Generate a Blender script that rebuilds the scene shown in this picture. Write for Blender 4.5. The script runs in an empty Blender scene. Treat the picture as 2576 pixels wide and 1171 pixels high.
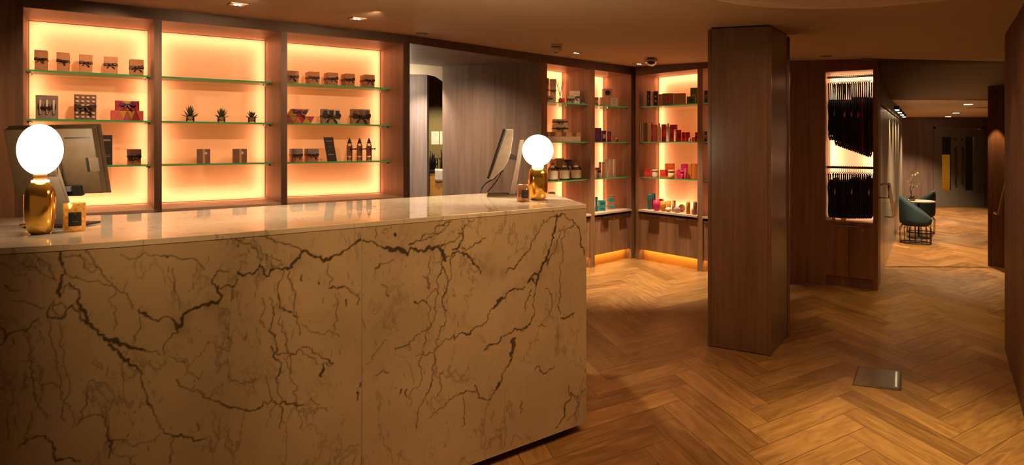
import bpy, bmesh, math, random
import numpy as np
from mathutils import Vector, Matrix
random.seed(7)
rnd = random.uniform
PI = math.pi
scene = bpy.context.scene
COL = scene.collection

# ------------------------------------------------------------------ camera
F, CX, HY, CAMZ = 1600.0, 1288.0, 360.0, 1.6
cam_d = bpy.data.cameras.new('camera')
cam_d.sensor_width = 36.0
cam_d.lens = F / 2576.0 * 36.0
cam_d.shift_y = -(585.5 - HY) / 2576.0
cam_d.clip_start = 0.05
cam = bpy.data.objects.new('camera', cam_d)
cam.location = (0, 0, CAMZ)
cam.rotation_euler = (PI / 2, 0, 0)
COL.objects.link(cam)
scene.camera = cam
scene.view_settings.view_transform = 'Standard'
scene.view_settings.look = 'None'
scene.view_settings.exposure = 0.0

# the ceiling is very slightly pitched
CA, CB, CC = 0.7548, -0.0297, 0.04
def ceil_z(x, y):
    return CAMZ + CA + CB * x + CC * y
def on_ceil(px, py):
    k = (px - CX) / F
    t = CA / ((HY - py) / F - CB * k - CC)
    return Vector((k * t, t, ceil_z(k * t, t)))
def on_floor(px, py, z=0.0):
    t = (CAMZ - z) * F / (py - HY)
    return Vector(((px - CX) / F * t, t, z))

# ------------------------------------------------------------------ mesh builder
class MB:
    def __init__(self):
        self.v, self.f, self.m, self.s = [], [], [], []
    def add(self, verts, faces, mat=0, smooth=False):
        n = len(self.v)
        self.v += [tuple(p) for p in verts]
        for f in faces:
            self.f.append([i + n for i in f]); self.m.append(mat); self.s.append(smooth)
        return self
    def box(self, x0, x1, y0, y1, z0, z1, mat=0, M=None, side_mat=None):
        vs = [(x0,y0,z0),(x1,y0,z0),(x1,y1,z0),(x0,y1,z0),(x0,y0,z1),(x1,y0,z1),(x1,y1,z1),(x0,y1,z1)]
        if M is not None: vs = [M @ Vector(p) for p in vs]
        n = len(self.v); self.v += [tuple(p) for p in vs]
        for k, f in enumerate([(0,3,2,1),(4,5,6,7),(0,1,5,4),(1,2,6,5),(2,3,7,6),(3,0,4,7)]):
            self.f.append([i + n for i in f]); self.s.append(False)
            self.m.append(side_mat if (side_mat is not None and k >= 2) else mat)
        return self
    def prism(self, pts, z0, z1, mat=0):
        """vertical prism over a counter-clockwise plan polygon; z0/z1 numbers or functions of (x,y)"""
        g0 = z0 if callable(z0) else (lambda x, y: z0)
        g1 = z1 if callable(z1) else (lambda x, y: z1)
        n = len(pts)
        vs = [(x, y, g0(x, y)) for x, y in pts] + [(x, y, g1(x, y)) for x, y in pts]
        fs = [list(range(n))[::-1], list(range(n, 2 * n))]
        fs += [[i, (i + 1) % n, n + (i + 1) % n, n + i] for i in range(n)]
        return self.add(vs, fs, mat)
    def lathe(self, prof, seg=24, c=(0, 0), mat=0, smooth=True, cap=True, sx=1.0, sy=1.0):
        vs, fs = [], []
        for r, z in prof:
            for i in range(seg):
                a = 2 * PI * i / seg
                vs.append((c[0] + r * math.cos(a) * sx, c[1] + r * math.sin(a) * sy, z))
        for j in range(len(prof) - 1):
            for i in range(seg):
                k = (i + 1) % seg
                fs.append([j*seg+i, j*seg+k, (j+1)*seg+k, (j+1)*seg+i])
        self.add(vs, fs, mat, smooth)
        if cap:
            n = len(self.v) - len(vs)
            if prof[0][0] > 1e-4:
                self.f.append([n + i for i in range(seg)][::-1]); self.m.append(mat); self.s.append(False)
            if prof[-1][0] > 1e-4:
                b = n + (len(prof) - 1) * seg
                self.f.append([b + i for i in range(seg)]); self.m.append(mat); self.s.append(False)
        return self
    def tube(self, pts, r, seg=8, mat=0, closed=False):
        pts = [Vector(p) for p in pts]; n = len(pts)
        rr = r if isinstance(r, (list, tuple)) else [r] * n
        vs, fs = [], []
        for i, p in enumerate(pts):
            if closed: t = pts[(i+1) % n] - pts[i-1]
            else: t = pts[min(i+1, n-1)] - pts[max(i-1, 0)]
            t.normalize()
            a = Vector((0, 0, 1)) if abs(t.z) < 0.9 else Vector((1, 0, 0))
            b = t.cross(a).normalized(); c = b.cross(t)
            for k in range(seg):
                th = 2 * PI * k / seg
                vs.append(p + (b * math.cos(th) + c * math.sin(th)) * rr[i])
        m = n if closed else n - 1
        for i in range(m):
            j = (i + 1) % n
            for k in range(seg):
                l = (k + 1) % seg
                fs.append([i*seg+k, j*seg+k, j*seg+l, i*seg+l])
        if not closed:
            fs.append(list(range(seg))); fs.append([(n-1)*seg + k for k in range(seg)][::-1])
        return self.add(vs, fs, mat, True)
    def ribbon(self, pts, w, axis, t=0.0012, mat=0):
        """flat strap through pts, widened along axis, thickness t"""
        axis = Vector(axis).normalized(); n = len(pts); P = [Vector(p) for p in pts]
        ww = w if isinstance(w, (list, tuple)) else [w] * n
        vs, fs = [], []
        for i, p in enumerate(P):
            d = (P[min(i+1, n-1)] - P[max(i-1, 0)]).normalized()
            nn = d.cross(axis).normalized() * t
            a = axis * ww[i] * .5
            vs += [p - a - nn, p + a - nn, p + a + nn, p - a + nn]
        for i in range(n - 1):
            b = i * 4
            for k in range(4):
                l = (k + 1) % 4
                fs.append([b+k, b+l, b+4+l, b+4+k])
        fs += [[3, 2, 1, 0], [4*n-4, 4*n-3, 4*n-2, 4*n-1]]
        return self.add(vs, fs, mat, False)
    def sphere(self, c, r, seg=16, ring=10, mat=0, sz=1.0, sx=1.0, sy=1.0):
        vs, fs = [(c[0], c[1], c[2] - r*sz)], []
        for j in range(1, ring):
            th = -PI/2 + PI * j / ring
            for i in range(seg):
                a = 2*PI*i/seg
                vs.append((c[0] + sx*r*math.cos(th)*math.cos(a), c[1] + sy*r*math.cos(th)*math.sin(a), c[2] + r*sz*math.sin(th)))
        vs.append((c[0], c[1], c[2] + r*sz)); top = len(vs) - 1
        for i in range(seg):
            fs.append([0, 1 + (i+1) % seg, 1 + i])
            fs.append([top, top - seg + i, top - seg + (i+1) % seg])
        for j in range(ring - 2):
            for i in range(seg):
                k = (i+1) % seg; b = 1 + j*seg
                fs.append([b+i, b+k, b+seg+k, b+seg+i])
        return self.add(vs, fs, mat, True)
    def build(self, name, mats, parent=None, bevel=0.0, bseg=2):
        me = bpy.data.meshes.new(name)
        me.from_pydata(self.v, [], self.f)
        if not isinstance(mats, (list, tuple)): mats = [mats]
        for m in mats: me.materials.append(m)
        me.polygons.foreach_set('material_index', self.m)
        me.polygons.foreach_set('use_smooth', self.s)
        me.update()
        o = bpy.data.objects.new(name, me)
        COL.objects.link(o)
        if parent is not None: o.parent = parent
        if bevel > 0:
            b = o.modifiers.new('edge', 'BEVEL'); b.width = bevel; b.segments = bseg
            b.limit_method = 'ANGLE'; b.angle_limit = 0.7
        return o

def tag(o, label, cat, group=None, kind=None):
    o['label'] = label; o['category'] = cat
    if group: o['group'] = group
    if kind: o['kind'] = kind
    return o
def thing(name, label, cat, loc=(0, 0, 0), rz=0.0, group=None, kind=None):
    o = bpy.data.objects.new(name, None)
    o.empty_display_size = 0.05
    COL.objects.link(o)
    o.location = loc; o.rotation_euler = (0, 0, rz)
    return tag(o, label, cat, group, kind)
def struct(o, label=None):
    o['kind'] = 'structure'
    if label: o['label'] = label
    return o

# ------------------------------------------------------------------ materials
def newmat(name):
    m = bpy.data.materials.new(name); m.use_nodes = True
    nt = m.node_tree; nt.nodes.clear()
    out = nt.nodes.new('ShaderNodeOutputMaterial')
    return m, nt, out
def N(nt, t, **kw):
    n = nt.nodes.new(t)
    for k, v in kw.items(): setattr(n, k, v)
    return n
def math_n(nt, op, a, b=None, c=None):
    n = nt.nodes.new('ShaderNodeMath'); n.operation = op
    for i, x in enumerate((a, b, c)):
        if x is None: continue
        if isinstance(x, (int, float)): n.inputs[i].default_value = x
        else: nt.links.new(x, n.inputs[i])
    return n.outputs[0]
def ramp(nt, fac, stops):
    n = nt.nodes.new('ShaderNodeValToRGB')
    el = n.color_ramp.elements
    while len(el) < len(stops): el.new(0.5)
    for e, (p, c) in zip(el, stops):
        e.position = p; e.color = (*c, 1) if len(c) == 3 else c
    if fac is not None: nt.links.new(fac, n.inputs[0])
    return n.outputs[0]
def mix(nt, fac, a, b, blend='MIX'):
    n = nt.nodes.new('ShaderNodeMix'); n.data_type = 'RGBA'; n.blend_type = blend
    for i, x in ((0, fac), (6, a), (7, b)):
        if isinstance(x, (int, float)): n.inputs[i].default_value = x
        elif isinstance(x, tuple): n.inputs[i].default_value = (*x, 1)
        else: nt.links.new(x, n.inputs[i])
    return n.outputs[2]
def bsdf(nt, out, color=(.5,.5,.5), rough=.5, metal=0.0, **kw):
    b = nt.nodes.new('ShaderNodeBsdfPrincipled')
    if isinstance(color, tuple): b.inputs['Base Color'].default_value = (*color, 1)
    else: nt.links.new(color, b.inputs['Base Color'])
    if isinstance(rough, (int, float)): b.inputs['Roughness'].default_value = rough
    else: nt.links.new(rough, b.inputs['Roughness'])
    b.inputs['Metallic'].default_value = metal
    for k, v in kw.items(): b.inputs[k.replace('_', ' ')].default_value = v
    nt.links.new(b.outputs[0], out.inputs[0])
    return b
def plain(name, color, rough=.5, metal=0.0, vary=.12, scale=30.0, **kw):
    """a slightly mottled surface"""
    m, nt, out = newmat(name)
    tc = N(nt, 'ShaderNodeTexCoord')
    ns = N(nt, 'ShaderNodeTexNoise'); ns.inputs['Scale'].default_value = scale; ns.inputs['Detail'].default_value = 3
    nt.links.new(tc.outputs['Object'], ns.inputs[0])
    a = tuple(c * (1 - vary) for c in color); b = tuple(min(1, c * (1 + vary)) for c in color)
    col = ramp(nt, ns.outputs[0], [(.3, a), (.7, b)])
    bsdf(nt, out, col, rough, metal, **kw)
    return m
def wood(name, dark, light, axis=2, rough=.45, scale=1.0, bump=.15, spec=.4):
    m, nt, out = newmat(name)
    tc = N(nt, 'ShaderNodeTexCoord')
    mp = N(nt, 'ShaderNodeMapping')
    s = [22 * scale] * 3; s[axis] = 1.1 * scale
    mp.inputs['Scale'].default_value = s
    nt.links.new(tc.outputs['Object'], mp.inputs[0])
    n1 = N(nt, 'ShaderNodeTexNoise'); n1.inputs['Scale'].default_value = 1.0; n1.inputs['Detail'].default_value = 6
    n1.inputs['Roughness'].default_value = .65; n1.inputs['Distortion'].default_value = .6
    nt.links.new(mp.outputs[0], n1.inputs[0])
    mp2 = N(nt, 'ShaderNodeMapping'); s2 = [5 * scale] * 3; s2[axis] = .35 * scale
    mp2.inputs['Scale'].default_value = s2
    nt.links.new(tc.outputs['Object'], mp2.inputs[0])
    n2 = N(nt, 'ShaderNodeTexNoise'); n2.inputs['Scale'].default_value = 1.0; n2.inputs['Detail'].default_value = 2
    n2.inputs['Distortion'].default_value = 1.5
    nt.links.new(mp2.outputs[0], n2.inputs[0])
    f = math_n(nt, 'ADD', math_n(nt, 'MULTIPLY', n1.outputs[0], .6), math_n(nt, 'MULTIPLY', n2.outputs[0], .4))
    col = ramp(nt, f, [(.32, dark), (.68, light)])
    b = bsdf(nt, out, col, rough)
    b.inputs['Specular IOR Level'].default_value = spec
    bp = N(nt, 'ShaderNodeBump'); bp.inputs['Strength'].default_value = bump; bp.inputs['Distance'].default_value = .002
    nt.links.new(n1.outputs[0], bp.inputs['Height']); nt.links.new(bp.outputs[0], b.inputs['Normal'])
    return m
def emis(name, color, strength, base=(.8, .8, .8)):
    m, nt, out = newmat(name)
    bsdf(nt, out, base, .4, Emission_Color=(*color, 1), Emission_Strength=strength)
    return m

OAK   = wood('grey_brown_oak', (.13, .068, .040), (.28, .162, .100))
OAK_D = wood('dark_oak_trim', (.060, .034, .022), (.120, .074, .048))
OAK_P = wood('pillar_oak', (.095, .044, .021), (.19, .095, .047), rough=.27, spec=.9, bump=.06)
OAK_H = wood('oak_across', (.15, .072, .038), (.31, .165, .095), axis=0)
OAK_L = wood('pale_ash_panel', (.30, .245, .225), (.50, .42, .385))
OAK_R = wood('red_brown_oak', (.13, .052, .022), (.28, .125, .055))
SLATW = wood('red_brown_batten', (.085, .036, .017), (.19, .082, .04))
DECKW = wood('pale_deck_board', (.42, .32, .25), (.60, .48, .39), axis=0)
TOE   = plain('amber_lacquer_kick', (.50, .22, .045), .35)
BRASS = plain('polished_brass', (1.0, .60, .12), .12, .92, .03)
STEEL = plain('brushed_steel', (.42, .37, .31), .28, 1.0, .1, 60)
CHROME = plain('chrome', (.75, .70, .62), .12, 1.0, .03)
BRONZE = plain('dark_bronze', (.20, .14, .09), .35, .9)
BLACK = plain('black_plastic', (.018, .016, .014), .35)
DARKM = plain('black_metal', (.02, .018, .016), .4, .6)
SILVER = plain('silver_plastic', (.30, .235, .175), .4, .1)
TAUPE = plain('taupe_plastic', (.125, .078, .040), .5)
WHITE = plain('white_plastic', (.62, .58, .52), .45)
CREAM = plain('cream_label', (.66, .54, .38), .6)
KRAFT = plain('kraft_card', (.50, .22, .10), .7)
KRAFT_L = plain('kraft_lid', (.58, .27, .125), .7)
KRAFT_D = plain('brown_card', (.22, .10, .065), .65)
CHOC  = plain('chocolate_ribbon', (.035, .014, .010), .45)
TEAL  = plain('teal_glaze', (.015, .16, .19), .3)
TEAL_F = plain('teal_fabric', (.009, .030, .040), .85)
TEAL_L = plain('turquoise_card', (.04, .36, .42), .5)
MAGENTA = plain('magenta_card', (.46, .015, .12), .5)
PLUM = plain('plum_card', (.09, .028, .13), .4)
RED = plain('red_card', (.78, .022, .03), .5)
RED_D = plain('dark_red_card', (.36, .016, .02), .5)
CORAL = plain('coral_card', (.62, .11, .08), .5)
ORANGE = plain('orange_card', (.62, .10, .018), .5)
AMBER = plain('amber_card', (.55, .23, .025), .5)
GREEN = plain('green_card', (.16, .26, .03), .5)
GREEN_D = plain('deep_green_card', (.045, .075, .015), .5)
TAN = plain('tan_card', (.55, .34, .18), .6)
TAN_D = plain('olive_tan_card', (.34, .24, .12), .6)
PEACH = plain('peach_card', (.62, .33, .20), .6)
PALE = plain('pale_card', (.70, .58, .45), .55)
CHARC = plain('charcoal_card', (.03, .028, .028), .5)
GREYB = plain('grey_card', (.27, .21, .19), .6)
PINK = plain('rose_card', (.40, .05, .09), .55)
YELL = plain('mustard_card', (.50, .28, .02), .55)
LEAF = plain('succulent_leaf', (.04, .075, .02), .5)
SOIL = plain('dark_soil', (.03, .022, .014), .9)
PETAL = plain('orchid_petal', (.92, .88, .80), .6)
CLOTH = plain('black_cloth', (.012, .009, .009), .85, 0, .3)
CLOTH2 = plain('navy_cloth', (.008, .014, .022), .85, 0, .3)
CLOTH3 = plain('brown_cloth', (.035, .02, .013), .85, 0, .3)
CLOTH4 = plain('crimson_cloth', (.20, .012, .03), .8, 0, .2)
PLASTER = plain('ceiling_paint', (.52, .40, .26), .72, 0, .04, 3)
PLASTER_W = plain('cream_plaster', (.72, .62, .48), .7, 0, .03, 3)
OLIVE = plain('olive_wall_paint', (.16, .12, .045), .7, 0, .06, 3)
DOORP = plain('grey_door_paint', (.135, .125, .105), .5, 0, .05, 5)
MUSTARD = plain('ochre_board', (.60, .30, .06), .5)
TOWEL = plain('white_towel', (.72, .66, .6), .9)
GLOBE = emis('lit_opal_glass', (1.0, .78, .50), 14.0)
LAMPGLOW = emis('lit_lamp_collar', (1.0, .62, .22), 4.0)
SPOTGLOW = emis('lit_lamp_lens', (1.0, .86, .62), 14.0)
SPOTGLOW2 = emis('lit_slot_lens', (1.0, .80, .45), 9.0)

def panel_mat(name, col, st):
    # backlit translucent panel: one even glow, the edges are lit by strip lamps
    m, nt, out = newmat(name)
    bsdf(nt, out, (.82, .57, .39), .55, Emission_Color=(*col, 1), Emission_Strength=st)
    return m
GLOW = panel_mat('lit_back_panel', (1.0, .26, .03), .27)
GLOW_W = panel_mat('lit_back_panel_pale', (1.0, .46, .22), .45)

def glassy(name, tint, fres=1.45, edge=False):
    m, nt, out = newmat(name)
    tr = N(nt, 'ShaderNodeBsdfTransparent'); tr.inputs[0].default_value = (*tint, 1)
    gl = N(nt, 'ShaderNodeBsdfGlossy'); gl.inputs['Roughness'].default_value = .03
    fr = N(nt, 'ShaderNodeFresnel'); fr.inputs[0].default_value = fres
    mx = N(nt, 'ShaderNodeMixShader')
    nt.links.new(fr.outputs[0], mx.inputs[0]); nt.links.new(tr.outputs[0], mx.inputs[1]); nt.links.new(gl.outputs[0], mx.inputs[2])
    nt.links.new(mx.outputs[0], out.inputs[0])
    return m
SHELFG = glassy('clear_shelf_glass', (.97, .99, .97), 1.3)
JARG = glassy('clear_jar_glass', (.93, .93, .90))
AMBERG = glassy('amber_glass', (.95, .50, .12))
DOORG = glassy('dark_door_glass', (.55, .53, .46))
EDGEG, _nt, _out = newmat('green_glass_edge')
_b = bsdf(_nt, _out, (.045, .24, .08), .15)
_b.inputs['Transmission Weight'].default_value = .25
_b.inputs['Emission Color'].default_value = (.06, .30, .07, 1); _b.inputs['Emission Strength'].default_value = .30  # faint emission added so the glass edges show green
# ------------------------------------------------------------------ floor (herringbone boards)
def floor_material():
    m, nt, out = newmat('oak_herringbone')
    tc = N(nt, 'ShaderNodeTexCoord'); sp = N(nt, 'ShaderNodeSeparateXYZ')
    nt.links.new(tc.outputs['Object'], sp.inputs[0])
    X, Y = sp.outputs[0], sp.outputs[1]
    W, n = FLW, 5.0
    a, b = FLA, FLB
    dA = (math.sin(a), math.cos(a)); dB = (math.sin(b), math.cos(b))
    det = dA[0] * dB[1] - dA[1] * dB[0]
    M = lambda *q: math_n(nt, *q)
    U = M('ADD', M('MULTIPLY', X, dB[1] / det / W), M('MULTIPLY', Y, -dB[0] / det / W))
    V = M('ADD', M('MULTIPLY', X, -dA[1] / det / W), M('MULTIPLY', Y, dA[0] / det / W))
    U = M('ADD', U, FLOFF[0]); V = M('ADD', V, FLOFF[1])
    i, j = M('FLOOR', U), M('FLOOR', V)
    fu, fv = M('FRACT', U), M('FRACT', V)
    k = M('FLOORED_MODULO', M('SUBTRACT', i, j), 2 * n)
    hor = M('LESS_THAN', k, n - .5)
    k2 = M('SUBTRACT', 2 * n - 1, k)
    def sel(p, q):   # hor ? p : q
        mx = N(nt, 'ShaderNodeMix'); mx.data_type = 'FLOAT'
        nt.links.new(hor, mx.inputs[0]); nt.links.new(q, mx.inputs[2]); nt.links.new(p, mx.inputs[3])
        return mx.outputs[0]
    along = sel(M('ADD', k, fu), M('ADD', k2, fv))
    across = sel(fv, fu)
    idx = sel(M('SUBTRACT', i, k), i)
    idy = sel(j, M('SUBTRACT', j, k2))
    cmb = N(nt, 'ShaderNodeCombineXYZ')
    nt.links.new(idx, cmb.inputs[0]); nt.links.new(idy, cmb.inputs[1]); nt.links.new(hor, cmb.inputs[2])
    wn = N(nt, 'ShaderNodeTexWhiteNoise'); wn.noise_dimensions = '3D'
    nt.links.new(cmb.outputs[0], wn.inputs[0])
    g = N(nt, 'ShaderNodeCombineXYZ')
    nt.links.new(M('ADD', M('MULTIPLY', along, .5), M('MULTIPLY', wn.outputs[0], 57.0)), g.inputs[0])
    nt.links.new(M('ADD', M('MULTIPLY', across, 3.2), M('MULTIPLY', wn.outputs[0], 31.0)), g.inputs[1])
    n1 = N(nt, 'ShaderNodeTexNoise'); n1.inputs['Scale'].default_value = 1.3; n1.inputs['Detail'].default_value = 7
    n1.inputs['Roughness'].default_value = .62; n1.inputs['Distortion'].default_value = .9
    nt.links.new(g.outputs[0], n1.inputs[0])
    f = M('ADD', M('MULTIPLY', wn.outputs[0], .27), M('MULTIPLY', n1.outputs[0], .90))
    col = ramp(nt, f, [(.28, (.11, .052, .016)), (.55, (.22, .113, .037)), (.85, (.38, .205, .072))])
    # joints between boards
    e1 = M('MINIMUM', across, M('SUBTRACT', 1.0, across))
    e2 = M('MINIMUM', along, M('SUBTRACT', n, along))
    e = M('MINIMUM', e1, e2)
    gap = M('LESS_THAN', e, .013)
    # small knots
    n3 = N(nt, 'ShaderNodeTexNoise'); n3.inputs['Scale'].default_value = 2.6; n3.inputs['Detail'].default_value = 2
    nt.links.new(g.outputs[0], n3.inputs[0])
    kn = ramp(nt, n3.outputs[0], [(.70, (0, 0, 0)), (.77, (1, 1, 1))])
    col = mix(nt, M('MULTIPLY', kn, .55), col, (.05, .024, .01))
    col = mix(nt, M('MULTIPLY', gap, .75), col, (.03, .013, .005))
    rg = M('ADD', .26, M('MULTIPLY', n1.outputs[0], .18))
    bs = bsdf(nt, out, col, rg)
    bs.inputs['Specular IOR Level'].default_value = .45
    bp = N(nt, 'ShaderNodeBump'); bp.inputs['Strength'].default_value = .25; bp.inputs['Distance'].default_value = .003
    nt.links.new(M('SUBTRACT', n1.outputs[0], M('MULTIPLY', gap, 1.5)), bp.inputs['Height'])
    nt.links.new(bp.outputs[0], bs.inputs['Normal'])
    return m
FLW, FLA, FLB, FLOFF = .175, math.radians(57.4), math.radians(-13.0), (.35, .2)
FLOORM = floor_material()
o = MB().box(-7.5, 15, -3.5, 19.6, -.12, 0).build('floor', FLOORM); struct(o)

# ------------------------------------------------------------------ ceiling
main = [(-7.5, -3.5), (9.5, -3.5), (9.5, 6.6), (4.02, 6.86), (3.3, 7.5), (3.3, 11.5), (-7.5, 11.5)]
o = MB().prism(main, ceil_z, lambda x, y: ceil_z(x, y) + .15).build('ceiling', PLASTER); struct(o)
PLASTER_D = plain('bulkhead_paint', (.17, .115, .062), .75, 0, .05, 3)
# sloping bulkhead into the hall, then the lower hall ceiling
b = MB()
HC = 2.24
prof = []
NS = 10
for q in range(NS + 1):
    t = q / NS
    y = 6.86 + 3.0 * t
    z0 = ceil_z(4.0, 6.86)
    z = HC + (z0 - HC) * (1 - t) ** 1.6
    prof.append((y, z))
vs, fs = [], []
for y, z in prof:
    x0 = 4.02 + .66 * (y - 6.86) - .25
    vs += [(x0, y, z + .0), (9.6, y - .25, z + .02)]
n2 = len(vs)
vs += [(p[0], p[1], p[2] + .14) for p in vs]
for q in range(NS):
    a = 2 * q
    fs += [[a, a+2, a+3, a+1], [n2+a, n2+a+1, n2+a+3, n2+a+2], [a, n2+a, n2+a+2, a+2], [a+1, a+3, n2+a+3, n2+a+1]]
fs += [[0, 1, n2+1, n2], [2*NS, n2+2*NS, n2+2*NS+1, 2*NS+1]]
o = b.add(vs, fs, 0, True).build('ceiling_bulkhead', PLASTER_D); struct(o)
o = MB().box(5.0, 14, 9.55, 17.3, HC, HC + .12).build('ceiling_hall', PLASTER_W); struct(o)

# ------------------------------------------------------------------ pillar
P1, P2, P3 = Vector((1.553, 5.0)), Vector((1.934, 4.767)), Vector((2.293, 5.278))
P4 = P1 + P3 - P2
pil = thing('pillar', 'square pillar clad in vertical grain oak, standing on the open floor', 'pillar', (P1.x, P1.y, 0), kind='structure')
def loc2(p): return (p.x - P1.x, p.y - P1.y)
cz = lambda x, y: ceil_z(x + P1.x, y + P1.y) - .012
MB().prism([loc2(P1), loc2(P2), loc2(P3), loc2(P4)], .006, cz).build('cladding', OAK_P, pil)
# slim corner strips and a thin dark shadow line along the front edges
for P, q in ((P1, 'a'), (P2, 'b'), (P3, 'c')):
    c = MB().box(-.011, .011, -.011, .011, .004, ceil_z(P.x, P.y) - .02, M=Matrix.Translation((P.x - P1.x, P.y - P1.y, 0)) @ Matrix.Rotation(math.atan2(P2.y - P1.y, P2.x - P1.x), 4, 'Z'))
    c.build('corner_strip', OAK_P, pil)
ins = [loc2(P1 + (P3 - P1) * .02), loc2(P2 + (P4 - P2) * .02), loc2(P3 + (P1 - P3) * .02), loc2(P4 + (P2 - P4) * .02)]
MB().prism(ins, lambda x, y: cz(x, y), lambda x, y: cz(x, y) + .02).build('shadow_gap', DARKM, pil)

# ------------------------------------------------------------------ floor plate
q = [on_floor(2157, 922), on_floor(2268, 935), on_floor(2268, 985), on_floor(2144, 970)]
c0 = sum(q, Vector()) / 4
fp = thing('floor_outlet_plate', 'steel access plate let flush into the herringbone floor', 'floor plate', (c0.x, c0.y, 0))
fr = [(p - c0) for p in q][::-1]
def poly_cw(pts):
    a = sum(pts[i].x * pts[(i+1) % 4].y - pts[(i+1) % 4].x * pts[i].y for i in range(4))
    return pts if a > 0 else pts[::-1]
fr = poly_cw(fr)
def poly_xy(p): return p if sum(p[i][0]*p[(i+1) % 4][1] - p[(i+1) % 4][0]*p[i][1] for i in range(4)) > 0 else p[::-1]
MB().prism([(p.x, p.y) for p in fr], .0005, .004).build('frame', BRONZE, fp, .001)
MB().prism([(p.x * .93, p.y * .90) for p in fr], .003, .0062).build('plate', STEEL, fp, .001)
_e = [(p - c0) for p in q]
def _w(s, t): a = _e[0].lerp(_e[1], s); b_ = _e[3].lerp(_e[2], s); r = a.lerp(b_, t); return (r.x, r.y)
MB().prism(poly_xy([_w(.86, .10), _w(.91, .10), _w(.91, .88), _w(.86, .88)]), .0058, .0070).build('plate_highlight', CHROME, fp)  # bright strip standing in for the highlight near the plate's right edge

# ------------------------------------------------------------------ fluted wall on the right
path = [(2.2, 2.5), (2.75, 3.32), (3.29, 4.1), (3.6, 4.56), (3.87, 4.95), (4.15, 5.22), (4.6, 5.45), (5.4, 5.65)]
def resample(path, step):
    P = [Vector((*p, 0)) for p in path]; out = [P[0].copy()]; acc = 0.0
    for a, c in zip(P, P[1:]):
        L = (c - a).length; d = (c - a) / L; pos = 0.0
        while acc + (L - pos) >= step:
            pos += step - acc; acc = 0.0
            out.append(a + d * pos)
        acc += L - pos
    return out
pts = resample(path, .085)
b = MB()
for a, c in zip(pts, pts[1:]):
    mid = (a + c) / 2; d = (c - a).normalized(); nrm = Vector((-d.y, d.x, 0))   # towards the room
    ang = math.atan2(d.y, d.x)
    M = Matrix.Translation(mid) @ Matrix.Rotation(ang, 4, 'Z')
    zt = ceil_z(mid.x, mid.y) + .02
    b.box(-.024, .024, -.0, .030, .0, zt, 0, M)       # batten
    b.box(-.043, .043, -.05, .002, .0, zt, 1, M)    # backing
o = b.build('wall_right', [SLATW, OAK_D]); struct(o)

# ------------------------------------------------------------------ hall beyond
# glossy metal clad wall, left side of the hall
ma, mb_ = Vector((4.22, 7.30)), Vector((8.05, 13.12))
d = (mb_ - ma).normalized(); nr = Vector((d.y, -d.x))
PANELM, nt, out = newmat('satin_metal_panel')
tc = N(nt, 'ShaderNodeTexCoord'); mp = N(nt, 'ShaderNodeMapping'); mp.inputs['Scale'].default_value = (40, 40, .6)
ns = N(nt, 'ShaderNodeTexNoise'); ns.inputs['Scale'].default_value = 1; nt.links.new(tc.outputs['Object'], mp.inputs[0]); nt.links.new(mp.outputs[0], ns.inputs[0])
bsdf(nt, out, ramp(nt, ns.outputs[0], [(.3, (.30, .265, .225)), (.7, (.48, .42, .36))]), .3, .65)
b = MB(); L = (mb_ - ma).length; npan = 9
for k in range(npan):
    a0 = ma + d * (L * k / npan + .008); a1 = ma + d * (L * (k + 1) / npan - .008)
    b.prism([tuple(a0), tuple(a1), tuple(a1 - nr * .04), tuple(a0 - nr * .04)][::-1], 0, 2.03)
b.prism([tuple(ma - nr * .03), tuple(mb_ - nr * .03), tuple(mb_ - nr * .12), tuple(ma - nr * .12)][::-1], 0, 2.05, 1)
o = b.build('wall_hall_left', [PANELM, BLACK]); struct(o)
b = MB().prism([tuple(ma + nr * .01), tuple(mb_ + nr * .01), tuple(mb_ - nr * .12), tuple(ma - nr * .12)][::-1], 2.05, lambda x, y: 2.75 if y < 9.5 else HC + .01)
o = b.build('wall_header_hall', OAK_D); struct(o)
# wall-washer slots above the panels
for k in range(4):
    p = ma + d * (2.15 + .95 * k) + nr * .09
    s = thing('wall_washer', ['slot lamp above the metal wall, nearest the hanging rack', 'second slot lamp along the top of the metal wall', 'third slot lamp along the top of the metal wall', 'slot lamp at the far end of the metal wall'][k], 'lamp', (p.x, p.y, 2.07), math.atan2(d.y, d.x), 'slot lamps above the metal wall')
    MB().box(-.17, .17, -.03, .03, 0, .05).build('housing', DARKM, s)
    MB().box(-.15, .15, -.022, .022, -.006, 0).build('lens', SPOTGLOW2, s)

# far wall with double door
FY = 15.8
xl, xd0, xd1, xr = 8.95, (2353 - CX) / F * FY, (2470 - CX) / F * FY, (2486 - CX) / F * FY
HALLW = wood('grey_mauve_veneer', (.11, .075, .068), (.20, .145, .13))
dz = 1.6 + (360 - 325) / F * FY
b = MB().box(7.5, xd0 - .05, FY, FY + .12, 0, HC).box(xd1 + .05, 13.5, FY, FY + .12, 0, HC).box(xd0 - .05, xd1 + .05, FY, FY + .12, dz + .05, HC)
for k in range(5):
    xx = xd0 - .05 - (k + 1) * .42
    b.box(xx - .004, xx + .004, FY - .003, FY, 0, HC, 1)
o = b.build('wall_hall_back', [HALLW, OAK_D]); struct(o)
dr = bpy.data.objects.new('door_1', None); COL.objects.link(dr); dr.location = ((xd0 + xd1) / 2, FY, 0); struct(dr, 'pair of grey double doors with narrow glass panels at the end of the hall')
hw = (xd1 - xd0) / 2
b = MB().box(-hw - .05, -hw, -.02, .1, 0, dz + .05).box(hw, hw + .05, -.02, .1, 0, dz + .05).box(-hw - .05, hw + .05, -.02, .1, dz, dz + .05)
b.build('door_frame', DOORP, dr)
def zpx(py): return 1.6 + (HY - py) / F * FY
def xpx(px): return (px - CX) / F * FY - (xd0 + xd1) / 2
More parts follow.
